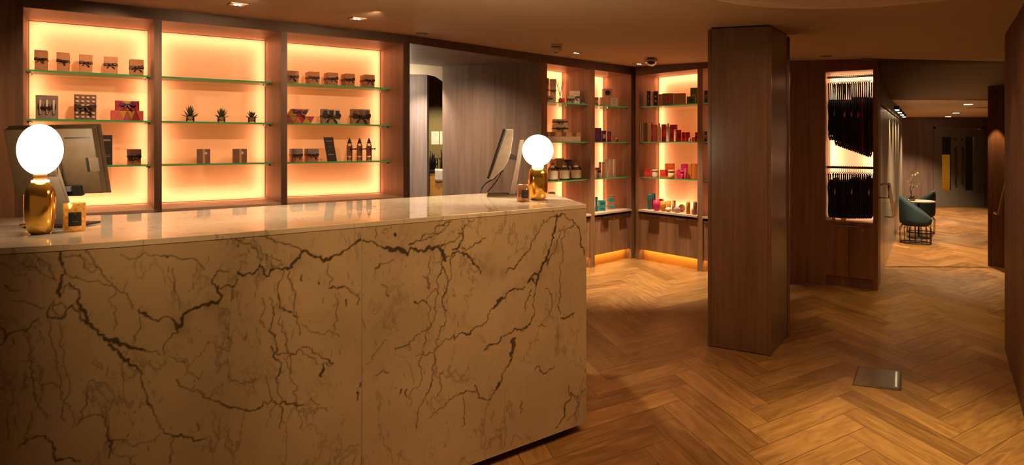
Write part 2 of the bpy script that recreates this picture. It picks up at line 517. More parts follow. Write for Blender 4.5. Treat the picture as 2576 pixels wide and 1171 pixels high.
for s, (g0, g1) in ((-1, (2370, 2393)), (1, (2429, 2451))):
    a0, a1 = (-hw + .006, -.006) if s < 0 else (.006, hw - .006)
    x0, x1 = xpx(g0), xpx(g1); z0, z1 = zpx(480), zpx(345)
    lf = MB().box(a0, x0, 0, .05, .006, dz - .006).box(x1, a1, 0, .05, .006, dz - .006).box(x0, x1, 0, .05, .006, z0).box(x0, x1, 0, .05, z1, dz - .006).build('door_leaf', DOORP, dr)
    MB().box(x0, x1, .02, .028, z0, z1).build('glass_pane', DOORG, lf)
    hx = -.105 if s < 0 else .07
    h = MB().tube([(hx, -.05, zpx(465)), (hx, -.05, zpx(370))], .014).tube([(hx, 0, zpx(460)), (hx, -.05, zpx(460))], .01).tube([(hx, 0, zpx(375)), (hx, -.05, zpx(375))], .01)
    h.build('pull_handle', BLACK, lf)
    MB().lathe([(.035, 0), (.035, .012), (.02, .018)], 16).build('lock_rose', BRONZE, lf).matrix_local = Matrix.Translation((hx, 0, zpx(352))) @ Matrix.Rotation(PI / 2, 4, 'X')
# lit stair beyond the doors, seen through the glass
st = MB()
for k in range(9):
    st.box(xd0 - .1, xd1 + .17 + .15 * k, FY + .8 + .22 * k, FY + 1.05 + .22 * k, 0, .14 * (k + 1))
o = st.build('floor_stair', MUSTARD); struct(o)
o = MB().box(xd0 - 1.0, xd1 + 3.2, FY + 3.6, FY + 3.7, 0, 3).build('wall_stair', BLACK); struct(o)

# right boundary of the hall and the stub wall that carries the handrail
sa = Vector((6.18, 8.26))
b = MB().prism([(6.18, 8.26), (6.9, 7.9), (7.05, 8.05), (6.34, 8.40)], 0, 2.6)
o = b.build('wall_hall_stub', OAK_R); struct(o)
b = MB().prism([(6.26, 8.36), (6.42, 8.36), (12.1, 15.9), (11.9, 15.9)], 0, HC + .02)
o = b.build('wall_hall_right', HALLW); struct(o)
# metal threshold strip, slightly bowed
tp = [on_floor(px, py) for px, py in ((2216, 670), (2235, 672), (2300, 672.5), (2400, 673), (2480, 674), (2545, 677))]
b = MB(); vs, fs = [], []
for p in tp: vs += [(p.x, p.y - .025, .0005), (p.x, p.y + .025, .0005), (p.x, p.y + .025, .006), (p.x, p.y - .025, .006)]
for k in range(len(tp) - 1):
    a = 4 * k
    for e in range(4): fs.append([a+e, a+(e+1) % 4, a+4+(e+1) % 4, a+4+e])
fs += [[3, 2, 1, 0], [len(vs)-4, len(vs)-3, len(vs)-2, len(vs)-1]]
o = b.add(vs, fs).build('trim_threshold', BRASS); struct(o)

# handrails
def handrail(name, label, pts, back, w=.05):
    r = thing(name, label, 'handrail', pts[0])
    p0 = Vector(pts[0]); P = [Vector(p) - p0 for p in pts]
    MB().ribbon(P, w, (back[1], -back[0], 0) if False else (0, 0, 1), .018).build('rail', BRONZE, r, .004)
    for k in (1, len(P) - 1):
        p = P[k]
        MB().tube([p, p + Vector((0, 0, -.06)), p + Vector((*back, 0)) * .10 + Vector((0, 0, -.06))], .009).build('bracket', CHROME, r)
    return r
# left: leaves the rack's end, turns down along the metal wall
def on_plane_y(px, py, Y): return ((px - CX) / F * Y, Y, CAMZ + (HY - py) / F * Y)
def wall_pt(px, py, off=.07):
    k = (px - CX) / F
    p = ma + nr * off
    s = (p.x - k * p.y) / (k * d.y - d.x)
    P = p + d * s
    return (P.x, P.y, CAMZ + (HY - py) / F * P.y)
hr = [wall_pt(2219, 464, .11), wall_pt(2236, 464, .11), wall_pt(2243, 505, .11), wall_pt(2249, 541, .11)]
RAILB = plain('rail_timber', (.34, .17, .07), .4)
r = thing('handrail', 'flat bronze handrail stepping down the metal wall beside the rack', 'handrail', hr[0])
p0 = Vector(hr[0]); Pn = [Vector(p) - p0 for p in hr]
MB().ribbon(Pn, .034, Vector((nr.x, nr.y, .3)), .010).build('rail', BRONZE, r, .003)
for k, dzz in ((1, -.13), (3, -.01)):
    p = Pn[k]
    MB().tube([p + Vector((0, 0, 0)), p + Vector((0, 0, dzz - .02)), p + Vector((-nr.x * .10, -nr.y * .10, dzz - .02))], .008).build('bracket', CHROME, r)
def stub_pt(px, py, off=.08):
    a = Vector((6.18, 8.26)); e = (Vector((6.9, 7.9)) - a).normalized(); nn = Vector((e.y, -e.x))
    a = a + nn * off
    k = (px - CX) / F
    s = (a.x - k * a.y) / (k * e.y - e.x)
    P = a + e * s
    return Vector((P.x, P.y, CAMZ + (HY - py) / F * P.y)), nn
q0, nn = stub_pt(2533, 455); q1, _ = stub_pt(2512, 542); q2, _ = stub_pt(2502, 536)
r = thing('handrail', 'short timber handrail sloping down the brown wall right of the hall', 'handrail', q0)
MB().ribbon([Vector((0, 0, 0)), q1 - q0], .05, (nn.x, nn.y, 0), .016).build('rail', RAILB, r, .003)
MB().tube([q1 - q0, q2 - q0, q2 - q0 + Vector((-nn.x * .07, -nn.y * .07, 0))], .012).build('bracket', BRASS, r)
m_ = (q1 - q0) * .12
MB().tube([m_, m_ + Vector((-nn.x * .07, -nn.y * .07, -.0))], .009).build('bracket', BRASS, r)

# enclosing walls the camera does not see directly
o = MB().box(-7.6, -7.5, -3.5, 11.5, 0, 3.0).build('wall_far_left', OAK); struct(o)
# ------------------------------------------------------------------ marble
def marble(name, attr=True):
    m, nt, out = newmat(name)
    tc = N(nt, 'ShaderNodeTexCoord')
    n1 = N(nt, 'ShaderNodeTexNoise'); n1.inputs['Scale'].default_value = 2.2; n1.inputs['Detail'].default_value = 5
    nt.links.new(tc.outputs['Object'], n1.inputs[0])
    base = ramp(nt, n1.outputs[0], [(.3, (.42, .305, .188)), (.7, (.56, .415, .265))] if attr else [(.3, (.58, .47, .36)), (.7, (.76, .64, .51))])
    # faint vertical streaks
    mp = N(nt, 'ShaderNodeMapping'); mp.inputs['Scale'].default_value = (38, 38, 7)
    nt.links.new(tc.outputs['Object'], mp.inputs[0])
    n2 = N(nt, 'ShaderNodeTexNoise'); n2.inputs['Scale'].default_value = 1; n2.inputs['Detail'].default_value = 4; n2.inputs['Roughness'].default_value = .7
    nt.links.new(mp.outputs[0], n2.inputs[0])
    st = ramp(nt, n2.outputs[0], [(.63, (0, 0, 0)), (.76, (1, 1, 1))])
    base = mix(nt, math_n(nt, 'MULTIPLY', st, .6), base, (.20, .14, .085))
    # fine wandering cracks
    mp3 = N(nt, 'ShaderNodeMapping'); mp3.inputs['Scale'].default_value = (1, 1, .55)
    nt.links.new(tc.outputs['Object'], mp3.inputs[0])
    n3 = N(nt, 'ShaderNodeTexNoise'); n3.inputs['Scale'].default_value = 5; n3.inputs['Detail'].default_value = 8; n3.inputs['Roughness'].default_value = .6
    n3.inputs['Distortion'].default_value = .25
    nt.links.new(mp3.outputs[0], n3.inputs[0])
    dd = math_n(nt, 'ABSOLUTE', math_n(nt, 'SUBTRACT', n3.outputs[0], .5))
    cr = ramp(nt, dd, [(0.0, (1, 1, 1)), (.016, (0, 0, 0))])
    n4 = N(nt, 'ShaderNodeTexNoise'); n4.inputs['Scale'].default_value = 3.1
    nt.links.new(tc.outputs['Object'], n4.inputs[0])
    msk = ramp(nt, n4.outputs[0], [(.42, (0, 0, 0)), (.56, (1, 1, 1))])
    base = mix(nt, math_n(nt, 'MULTIPLY', math_n(nt, 'MULTIPLY', cr, msk), .6), base, (.16, .115, .07))
    if attr:
        at = N(nt, 'ShaderNodeAttribute'); at.attribute_name = 'vein'
        base = mix(nt, at.outputs['Fac'], base, (.040, .027, .014))
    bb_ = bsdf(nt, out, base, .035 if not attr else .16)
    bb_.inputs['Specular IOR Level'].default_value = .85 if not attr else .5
    return m
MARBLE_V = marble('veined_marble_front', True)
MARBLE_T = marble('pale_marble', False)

CT, CB0 = 1.259, .045           # counter top and bottom of the marble
FP = [(-2.2, 1.85), (-2.0, 1.925), (-1.66, 2.063), (-1.50, 2.135), (-1.365, 2.205), (-1.21, 2.305), (-1.053, 2.414), (-.651, 2.721), (-.208, 3.060), (.413, 3.535)]
FPv = [Vector(p) for p in FP]
cum = [0.0]
for a, b_ in zip(FPv, FPv[1:]): cum.append(cum[-1] + (b_ - a).length)
SL = cum[-1]
def front_s(px):
    k = (px - CX) / F
    for i, (a, b_) in enumerate(zip(FPv, FPv[1:])):
        e = b_ - a
        den = e.x - k * e.y
        t = (k * a.y - a.x) / den
        if -1e-6 <= t <= 1 + 1e-6 or (i == len(FPv) - 2 and t > 1):
            p = a + e * t
            return cum[i] + e.length * t, p.y
    return 0.0, FPv[0].y
def front_xy(s):
    for i in range(len(cum) - 1):
        if s <= cum[i+1] + 1e-9:
            t = (s - cum[i]) / (cum[i+1] - cum[i]); return FPv[i].lerp(FPv[i+1], t)
    return FPv[-1]

VEINS = {
 'A': ((0, 580, 1.981), """285,100,8;300,130,10;312,175,10;328,215,6|255,62,5;262,82,14;250,92,8|328,215,6;305,240,10;300,270,14;298,320,14;300,335,6|345,262,5;370,290,7;385,350,9;405,375,16;425,410,14;435,450,14;465,490,8;490,522,10;515,522,10;545,550,18;575,550,30;600,570,22;640,580,18;690,592,14;720,598,8;740,605,4;800,625,3|355,375,8;375,400,6;400,440,8;430,465,10;465,490,8|545,570,14;570,595,16;600,620,14;640,645,14;680,678,6;705,720,3;710,780,5;735,830,3;735,862,12;760,885,3;800,970,3;815,1000,3;855,1020,5;900,1018,10;940,1035,8;1000,1045,7;1030,1040,5|345,262,4;320,290,4;318,315,3|270,345,4;250,375,4;237,405,7;240,435,8;280,437,9;325,430,8;335,395,5;300,360,5;270,370,4;300,430,4|335,395,6;355,378,10;370,370,6|328,215,4;355,235,5;400,240,4;450,255,3;520,272,5;570,282,6;600,310,4;640,345,4;660,370,3;655,400,2|425,95,5;445,120,5;470,170,4;505,205,5;530,245,5;560,275,5|320,127,5;360,127,5;400,120,5;420,160,4;440,200,4;460,210,3;490,170,2|150,115,3;180,135,5;215,150,4;245,165,4;262,220,4;285,250,4|100,165,3;130,180,4;180,190,4;240,230,4;270,245,4|0,165,3;40,180,3;65,210,3;130,215,2|25,275,10;50,300,6;105,305,5|60,350,4;100,355,4;160,370,4;230,388,4|0,575,8;30,530,12;60,512,6;130,508,6;155,480,5;160,460,4;200,440,3|0,480,6;25,520,8|120,520,3;140,560,3;148,640,4;165,710,6;165,780,4;175,850,6;200,890,4;225,940,2|200,500,3;220,570,3|240,450,2;255,540,3;275,600,4;290,660,3;305,750,3;300,800,3;312,900,4;325,955,4|290,470,2;300,560,3;320,610,4;325,690,2;345,760,3;350,880,4;365,920,3;360,990,2|170,748,3;240,765,3;290,785,3|440,780,3;435,830,5;415,890,4;400,950,5;380,980,4|400,945,5;440,928,5;490,922,5;525,945,5;540,985,5;540,1040,5;560,1050,14;550,1100,8;545,1140,5|560,1045,4;620,1045,4;690,1065,3;760,1050,3;800,1015,3|570,1090,3;640,1130,3;680,1165,3|90,1090,4;125,1065,9;130,1040,6;180,1028,6;225,1025,6;260,1055,6;265,1110,8;280,1150,14;320,1140,6;400,1160,4|125,1050,3;140,990,4;165,930,4|845,1160,5;845,1130,6;850,1070,4;870,1030,4|575,290,2;572,380,3;575,440,4;570,500,2|600,120,3;700,128,3;800,130,4;835,132,12;870,130,4;940,140,4;990,165,4;1020,200,3|690,400,8;715,412,14;745,432,7;790,455,5;810,435,5;850,435,5;875,465,14;900,480,20;930,410,12;960,395,10;1000,378,14;1025,365,12|695,430,3;690,500,3;670,560,3|880,490,14;890,510,6;820,570,4;815,620,3|860,190,3;875,250,3;890,340,3;890,400,3|880,745,7;905,780,5;950,800,4;1000,805,3;1030,820,3|840,625,2;930,680,2;990,745,3;1010,700,2|30,900,3;40,980,4;50,1050,4|75,930,3;80,1000,3|610,660,3;605,690,3;620,740,2|985,960,5;990,1000,7"""),
 'B': ((500, 520, 2.092), """140,140,8;150,160,4;165,170,5;210,180,6;250,200,4;310,240,5;330,290,4|290,137,8;305,155,7;370,170,5;430,190,4;500,210,5;540,240,7|460,325,10;490,320,14;510,285,14;540,245,10;590,255,12;640,265,14;685,282,16;710,258,9;760,235,8;800,210,8;830,185,8;850,172,11;870,180,6;915,185,5;940,205,8;990,215,14;1040,230,20|205,345,12;240,365,10;260,350,6;300,345,7;320,310,8;345,330,8;360,370,8;380,335,12;420,325,8;460,322,10|205,385,5;180,425,7;130,425,5;85,410,8;80,370,6;100,340,5;160,350,3|100,420,8;120,470,12;100,510,18;70,500,14;40,520,14;10,520,14|380,260,3;430,285,4;440,310,4;340,250,4|450,335,4;430,390,4;420,460,5;430,490,6|480,340,4;490,410,5;510,450,4;515,560,4;520,620,5;530,680,5|370,480,5;390,530,5;400,570,6;385,610,6;370,655,7;400,695,4;410,740,5;400,770,8;430,820,4;420,890,9;420,930,4;440,1010,4;440,1060,6;435,1130,5;425,1171,4|420,470,5;425,530,8;450,545,10;500,575,6;525,585,7|330,480,3;345,550,3;350,640,3|430,580,3;455,680,3;470,770,4;480,860,4;500,930,4;515,1010,4;525,1100,3;530,1171,3|440,600,2;465,720,3;490,880,4|380,740,8;400,775,6;440,770,4;480,775,5;530,750,4;580,795,4;630,835,4|545,740,5;600,770,6;650,800,5;680,805,8;710,825,6;690,840,4;660,825,5|655,830,8;650,870,16;645,900,6|355,900,3;375,990,3;380,1110,3|0,975,3;60,1015,4;110,1030,7;150,1055,8;210,1065,7;260,1078,8;310,1065,8;340,1030,5;385,1015,6;440,1030,7;520,1050,9;560,1040,3|590,1010,3;600,1100,3;610,1070,3;680,1080,3|685,430,6;730,432,7;790,440,5;830,470,5;845,500,3|680,300,3;675,340,4;685,420,3|720,460,3;725,540,3;710,660,3|540,620,2;590,665,3;660,675,3;740,685,4|840,460,4;835,520,6|775,490,9;775,530,4|835,980,12;835,1020,8|850,930,7;848,950,9|880,830,2;930,770,3;990,700,3|930,325,9;980,300,3;1030,280,3|960,410,3;990,440,3;1000,475,10|160,910,3;230,930,3;300,910,3|140,600,3;155,690,3;160,760,3;90,740,3|540,390,10;545,360,4|630,400,8;632,412,8|930,890,3;1000,875,5|1033,145,14;1036,155,14|935,110,4;930,165,5"""),
 'C': ((980, 500, 2.0196), """0,262,18;40,250,14;75,270,20;90,285,16;105,250,10;140,265,12;170,270,14;210,255,14;250,240,14;270,265,14;275,300,14;285,320,8|100,235,8;150,215,6;200,180,4;240,140,5;310,110,5;320,100,4|170,215,5;230,180,5;290,140,4;320,115,3|260,250,8;310,220,6;350,175,5;380,140,5;430,105,4|320,260,8;350,250,8;370,210,6;365,175,5|270,290,12;275,350,7;245,400,4;240,470,5;225,560,4;215,650,3|275,355,5;292,395,6;290,450,5;270,540,5;262,650,4;240,750,4;230,830,5;215,910,5;205,970,6;175,1020,3;145,1120,4;135,1170,4|330,280,5;310,340,4;300,420,3|280,300,8;330,275,8;370,275,8;410,300,7;440,340,6;465,385,6|370,250,6;410,250,5;460,220,7;490,200,4|590,380,5;650,335,6;700,270,5;720,220,4;760,155,4;780,110,4;845,90,5|850,85,12;845,140,10;835,200,7;810,260,10;800,310,10;770,350,10;755,395,14;745,440,9;715,415,8;700,430,6;720,400,8;755,385,8|870,170,5;850,230,5;830,280,5;800,340,7|890,190,5;880,280,4;870,380,4;865,470,4;865,590,3|850,90,8;890,80,5;930,110,6;960,150,7;970,200,8;985,250,6;990,290,3|860,165,5;920,150,5;945,125,5|745,440,5;735,520,4;735,590,5;720,610,6;700,650,8;660,665,10;640,660,7;600,690,5;540,740,5;480,775,5|790,460,3;815,480,5;825,540,4;830,610,4|690,450,5;640,455,5;620,465,7;585,510,6;550,520,16;530,560,8;500,590,3;470,650,3;430,660,5;390,695,8;360,685,5;325,695,6;330,720,5|330,690,4;280,720,3;200,780,4;130,800,3|30,765,7;70,755,6;100,740,5;150,690,3;200,650,3|640,710,12;630,750,26;625,780,18;615,825,12;590,860,4;570,900,4;555,950,14;530,990,5;510,1020,4;470,1015,5;450,990,5;430,950,7|440,985,4;400,980,4;350,1000,5;300,1030,4;250,1070,4;200,1120,3|910,950,5;915,1000,5;890,1060,6;870,1130,6;840,1170,5|990,970,3;920,985,4;960,1000,4;950,1080,4;900,1130,4|375,1010,4;380,1060,4;380,1130,5;370,1160,3|215,290,4;200,350,4;200,460,5;165,390,3|60,970,10;55,990,8|88,970,8;90,1010,4|125,525,8;150,530,5;190,530,8|690,560,5;700,520,4;720,460,4|870,610,6;910,600,7;940,580,4|240,460,3;200,600,3;180,700,4;175,780,3;160,870,4;145,960,3;100,1060,3|270,880,4;260,940,4;240,1010,3|740,870,6;760,850,4;840,850,3|670,1030,5;665,1090,4|750,650,3;800,650,3|28,180,12;32,188,12"""),
}
SMOKE = {  # soft grey clouds around the veins: x,y,w in the same frames
 'A': "880,470,70;905,500,60;930,430,50;720,410,30;590,560,40",
 'B': "120,560,70;60,520,80;125,610,40;330,340,50;520,280,50;430,540,30",
 'C': "480,350,60;500,300,50;520,370,60;575,380,50;855,660,34;860,700,40;845,765,20;60,265,60;200,260,50;840,250,60;760,390,50",
}
def vein_grid(ns, nz, ds, dzv):
    g = np.zeros((nz, ns), np.float32)
    rs = np.random.RandomState(11)
    def to_sz(fx, x, y):
        (ox, oy, sc), _ = VEINS[fx]
        s, Y = front_s(ox + x / sc)
        return s, CAMZ - (oy + y / sc - HY) / F * Y, Y / F / sc      # metres per zoom pixel
    def disp(p, q, amp, depth):
        if depth == 0: return [p, q]
        mx = (p + q) / 2
        dv = q - p; L = np.hypot(dv[0], dv[1]) + 1e-9
        nrm = np.array([-dv[1], dv[0]]) / L
        mx = mx.copy(); mx[:2] += nrm * rs.normal() * L * amp
        mx[2] = max(.0004, mx[2] * rs.uniform(.55, 1.5))
        return disp(p, mx, amp, depth - 1)[:-1] + disp(mx, q, amp, depth - 1)
    def stamp(pts, peak):
        for a, c in zip(pts, pts[1:]):
            L = np.hypot(c[0]-a[0], c[1]-a[1]); n = max(1, int(L / (ds * .5)))
            for k in range(n):
                p = a + (c - a) * k / n
                w = max(p[2]*(rs.uniform(.45, 1.35) if p[2] > .0025 else 1), .0005); r = int(math.ceil((w + 2*ds) / ds))
                ci, cj = int(round(p[0]/ds)), int(round((p[1]-CB0)/dzv))
                i0, i1, j0, j1 = max(ci-r, 0), min(ci+r+1, ns), max(cj-r, 0), min(cj+r+1, nz)
                if i0 >= i1 or j0 >= j1: continue
                ii, jj = np.meshgrid(np.arange(i0, i1), np.arange(j0, j1))
                dist = np.hypot(ii*ds - p[0], jj*dzv + CB0 - p[1])
                v = np.clip((w*.5 - dist) / (ds*.9) + .75, 0, 1) * peak
                g[j0:j1, i0:i1] = np.maximum(g[j0:j1, i0:i1], v)
    for fx in VEINS:
        for line in VEINS[fx][1].split('|'):
            P = []
            for tok in line.split(';'):
                x, y, w = map(float, tok.split(','))
                s, z, m = to_sz(fx, x, y); P.append(np.array([s, z, w*m*.82]))
            allp = []
            for a, c in zip(P, P[1:]):
                L = np.hypot(c[0]-a[0], c[1]-a[1])
                dep = max(1, min(5, int(math.log2(max(L/.0055, 2)))))
                allp += disp(a, c, .16, dep)
            wm = np.mean([p[2] for p in P])
            stamp(allp, min(.95, .58 + wm * 75))
            # hair-thin side branches
            for p in allp[::5]:
                if rs.uniform() < .34:
                    an = rs.uniform(0, 2*PI); L = rs.uniform(.01, .045)
                    q = np.array([p[0] + math.cos(an)*L*.6, p[1] + math.sin(an)*L, .0006])
                    stamp(disp(np.array([p[0], p[1], min(p[2], .0022)]), q, .22, 4), rs.uniform(.3, .6))
    soft = np.zeros_like(g)
    J, I = np.meshgrid(np.arange(nz), np.arange(ns), indexing='ij')
    for fx in SMOKE:
        for tok in SMOKE[fx].split(';'):
            x, y, w = map(float, tok.split(','))
            s, z, m = to_sz(fx, x, y); rr = w*m*.6
            d2 = ((I*ds - s)**2 + (J*dzv + CB0 - z)**2) / rr**2
            soft = np.maximum(soft, .34*np.exp(-d2))
    # short dark flecks
    for _ in range(420):
        s, z = rs.uniform(.5, SL), rs.uniform(CB0, CT - .04)
        L = rs.exponential(.009) + .003; an = PI/2 + rs.normal()*.25
        w = rs.uniform(.001, .0032)
        a = np.array([s, z, w]); q = np.array([s + math.cos(an)*L, z + math.sin(an)*L, w*.6])
        stamp([a, (a+q)/2 + np.array([rs.normal()*.0006, 0, .0004]), q], rs.uniform(.25, .75))
    rough = rs.uniform(.55, 1.0, g.shape).astype(np.float32)
    return np.clip(np.maximum(g * (.80 + .2*rough), soft * rough), 0, 1)

ctr = thing('reception_counter', 'long reception counter faced in dark-veined cream marble', 'counter', (0, 0, 0))
TS = .022   # top slab thickness
ds = .0034
s_cut, _y = front_s(912)
NSg = int(SL / ds) + 1; NZg = int((CT - TS - .0008 - CB0) / ds) + 1
dsx = SL / (NSg - 1); dzz = (CT - TS - .0008 - CB0) / (NZg - 1)
G = vein_grid(NSg, NZg, dsx, dzz)
def front_panel(i0, i1, name):
    n = i1 - i0
    xs = np.array([front_xy(min(SL, i * dsx)) for i in range(i0, i1)], dtype=np.float64)
    zz = CB0 + np.arange(NZg) * dzz
    co = np.zeros((NZg, n, 3), np.float32)
    co[:, :, 0] = xs[None, :, 0]; co[:, :, 1] = xs[None, :, 1]; co[:, :, 2] = zz[:, None]
    idx = np.arange(NZg * n).reshape(NZg, n)
    q = np.stack([idx[:-1, :-1], idx[:-1, 1:], idx[1:, 1:], idx[1:, :-1]], -1).reshape(-1, 4)
    me = bpy.data.meshes.new(name)
    me.vertices.add(NZg * n); me.vertices.foreach_set('co', co.ravel())
    nf = len(q)
    me.loops.add(nf * 4); me.loops.foreach_set('vertex_index', q.ravel().astype(np.int32))
    me.polygons.add(nf); me.polygons.foreach_set('loop_start', np.arange(0, nf*4, 4, dtype=np.int32))
    me.polygons.foreach_set('use_smooth', np.ones(nf, dtype=bool))
    me.update(calc_edges=True)
    at = me.attributes.new('vein', 'FLOAT', 'POINT')
    at.data.foreach_set('value', G[:, i0:i1].ravel().astype(np.float32))
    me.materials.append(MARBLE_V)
    o = bpy.data.objects.new(name, me); COL.objects.link(o); o.parent = ctr
    return o
ic = int(s_cut / dsx)
G[:, ic] = np.maximum(G[:, ic], .14)
front_panel(0, ic, 'front_panel')
front_panel(ic, NSg, 'front_panel')
# plan outline of the counter
BK = [(.275, 4.26), (-.21, 4.296), (-.667, 3.954), (-.97, 3.712), (-1.277, 3.475), (-1.59, 3.228), (-1.853, 3.031), (-2.258, 2.90), (-2.9, 2.72)]
outline = FP + BK
ins = []
cen = Vector((-1.0, 3.1))
body = [(p[0] + (-.004 if k == len(FP) - 1 else 0) - .0025, p[1] + .004) for k, p in enumerate(FP)] + [(p[0] - .004, p[1] - .02) for p in BK]
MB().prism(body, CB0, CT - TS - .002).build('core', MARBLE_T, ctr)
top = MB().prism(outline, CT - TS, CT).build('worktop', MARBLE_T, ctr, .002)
pl = [(-2.15, 1.98)] + [(p[0] - .06, p[1] + .10) for p in FP[2:-1]] + [(.30, 3.62), (.18, 4.18), (-.2, 4.22), (-.64, 3.85), (-1.55, 3.12), (-2.2, 2.75)]
MB().prism(pl, .0, CB0).build('plinth', BLACK, ctr)
# ------------------------------------------------------------------ cabinet frames
class Unit:
    def __init__(self, a, b):
        self.o = Vector(a); e = Vector(b) - self.o
        self.L = e.length; self.ang = math.atan2(e.y, e.x)
        self.u = e.normalized(); self.v = Vector((-self.u.y, self.u.x))
    def at(self, u, v): return self.o + self.u * u + self.v * v
    def su(self, px, v=0.0):
        k = (px - CX) / F
        a = self.o + self.v * v
        return (k * a.y - a.x) / (self.u.x - k * self.u.y)
    def p(self, px, v=0.0): return self.at(self.su(px, v), v)
    def z(self, px, py, v=0.0): return CAMZ + (HY - py) / F * self.p(px, v).y
UA = Unit((-3.40, 4.418), (-1.023, 6.02))
UC = Unit((.386, 7.53), (1.665, 8.80))
UR = Unit((1.715, 8.735), (2.41, 7.83))
UD = Unit((3.21, 7.38), (3.957, 6.89))

def area(name, loc, size, target, power, color, sy=.02):
    l = bpy.data.lights.new(name, 'AREA'); l.shape = 'RECTANGLE'
    l.size = size; l.size_y = sy; l.energy = power; l.color = color
    o = bpy.data.objects.new(name, l); COL.objects.link(o)
    o.location = loc
    return o
def strip(U, u0, v0, z0, u1, v1, z1, du, dv, dz_, power, color):
    """strip lamp from (u0,v0,z0) to (u1,v1,z1) shining towards (du,dv,dz) in unit axes"""
    a = U.at(u0, v0); b = U.at(u1, v1)
    A = Vector((a.x, a.y, z0)); B = Vector((b.x, b.y, z1))
    X = (B - A).normalized()
    D = Vector((*(U.u * du + U.v * dv), dz_)).normalized()
    Z = -D; Y = Z.cross(X).normalized(); Z = X.cross(Y).normalized()
    o = area('strip_lamp', (A + B) / 2, (B - A).length, None, power, color, .016)
    M = Matrix((X, Y, Z)).transposed().to_4x4(); M.translation = (A + B) / 2
    o.matrix_world = M
    return o
LED = (1.0, .445, .235)
LEDW = (1.0, .62, .36)
def halo(U, u0, u1, v, z0, z1, pw, col=LED, sides='tblr', inset=.05, gap=.085):
    """LED strips set round the edge of a back panel (panel face at depth v)"""
    vv = v - gap; i = inset
    if 't' in sides: strip(U, u0 + .03, vv, z1 - .02, u1 - .03, vv, z1 - .02, 0, .75, -.65, pw * (u1 - u0), col)
    if 'b' in sides: strip(U, u0 + .03, vv, z0 + .02, u1 - .03, vv, z0 + .02, 0, .75, .65, pw * (u1 - u0), col)
    if 'l' in sides: strip(U, u0 + .02, vv, z0 + .03, u0 + .02, vv, z1 - .03, .65, .75, 0, pw * (z1 - z0), col)
    if 'r' in sides: strip(U, u1 - .02, vv, z0 + .03, u1 - .02, vv, z1 - .03, -.65, .75, 0, pw * (z1 - z0), col)

def glass_shelf(root, u0, u1, v0, v1, zt, t=.013):
    g = MB().box(u0, u1, v0, v1, zt - t, zt, 0, None, 1).build('glass_shelf', [SHELFG, EDGEG], root)
    for uu, s in ((u0, 1), (u1, -1)):
        for vv in (v0 + .03, v1 - .04):
            pins = MB()
            pins.tube([(uu, vv, zt - t - .005), (uu + s * .024, vv, zt - t - .005)], .005, 6)
            pins.box(uu + (0 if s > 0 else -.012), uu + (.012 if s > 0 else 0), vv - .008, vv + .008, zt - t - .018, zt - t - .001)
            pins.build('shelf_pin', BRONZE, g)
    return g

def rel_ceil(U): return lambda x, y: ceil_z(*U.at(x, y))

# ------------------------------------------------------------------ unit A : three lit bays behind the counter
A_DEP = .60
ZD, ZT = 1.09, 2.545
OAK_M = wood('mid_oak_trim', (.085, .048, .03), (.175, .105, .068))
rootA = thing('display_cabinet', 'wide oak display cabinet with three lit bays behind the reception counter', 'cabinet', (UA.o.x, UA.o.y, 0), UA.ang)
cA = rel_ceil(UA)
uL = UA.su(38); u1 = [UA.su(389), UA.su(406)]; u2 = [UA.su(708), UA.su(722)]; u3 = [UA.su(1016), UA.su(1030)]
def upright(root, a, b, z0, z1, dep, m=OAK, trim=OAK_D, name='upright', v0=.0):
    o = MB().box(a, b, v0 + .022, dep, z0, z1, 0).box(a - .003, b + .003, v0, v0 + .022, z0, z1, 1).build(name, [m, trim], root)
    return o
upright(rootA, uL, 0.0, 0, ZT + .02, A_DEP, trim=OAK_M, name='side_panel')
upright(rootA, u1[0], u1[1], ZD - .3, ZT, A_DEP, trim=OAK_M)
upright(rootA, u2[0], u2[1], ZD - .3, ZT, A_DEP, trim=OAK_M)
upright(rootA, u3[0], u3[1], 0, ZT + .02, A_DEP, name='side_panel')
MB().box(0, u3[0], .03, A_DEP, ZT, ZT + .03).build('top_panel', OAK_H, rootA)
MB().prism([(uL, 0), (u3[1], 0), (u3[1], .03), (uL, .03)], ZT, lambda x, y: cA(x, y) + .01).build('fascia', wood('dark_oak_across', (.060, .034, .022), (.120, .074, .048), axis=0), rootA)
MB().box(0, u3[0], .0, A_DEP, ZD - .03, ZD).box(0, u3[0], .0, .03, ZD - .16, ZD - .03).build('deck', DECKW, rootA)
MB().box(0, u3[0], .03, .05, .08, ZD - .03).build('base_front', OAK, rootA)
MB().box(uL, u3[1], A_DEP, A_DEP + .03, 0, ZT + .03).build('back', OAK_D, rootA)
baysA = [(0.0, u1[0]), (u1[1], u2[0]), (u2[1], u3[0])]
SH_V0 = .33
SHZ = (2.145, 1.78, 1.425)
for a, b in baysA:
    MB().box(a + .004, b - .004, A_DEP - .02, A_DEP - .004, ZD + .004, ZT - .004).build('back_panel', GLOW, rootA)
    for zt in SHZ: glass_shelf(rootA, a + .004, b - .004, SH_V0, A_DEP - .025, zt)
PA = 1.55
halo(UA, *baysA[0], A_DEP - .02, ZD, ZT, PA)
halo(UA, *baysA[1], A_DEP - .02, ZD, ZT, PA)
halo(UA, *baysA[2], A_DEP - .02, ZD, ZT, PA)
# wall panel to the left of the cabinet
w0 = UA.at(uL - .003, -.0); w1 = w0 + Vector((-2.6, -1.15))
nn_ = Vector((w1 - w0)).normalized(); nn_ = Vector((nn_.y, -nn_.x)) * -1
if nn_.y < 0: nn_ = -nn_
o = MB().prism([tuple(w0), tuple(w0 + nn_ * .06), tuple(w1 + nn_ * .06), tuple(w1)], 0, lambda x, y: ceil_z(x, y) + .02).build('wall_left', OAK); struct(o)

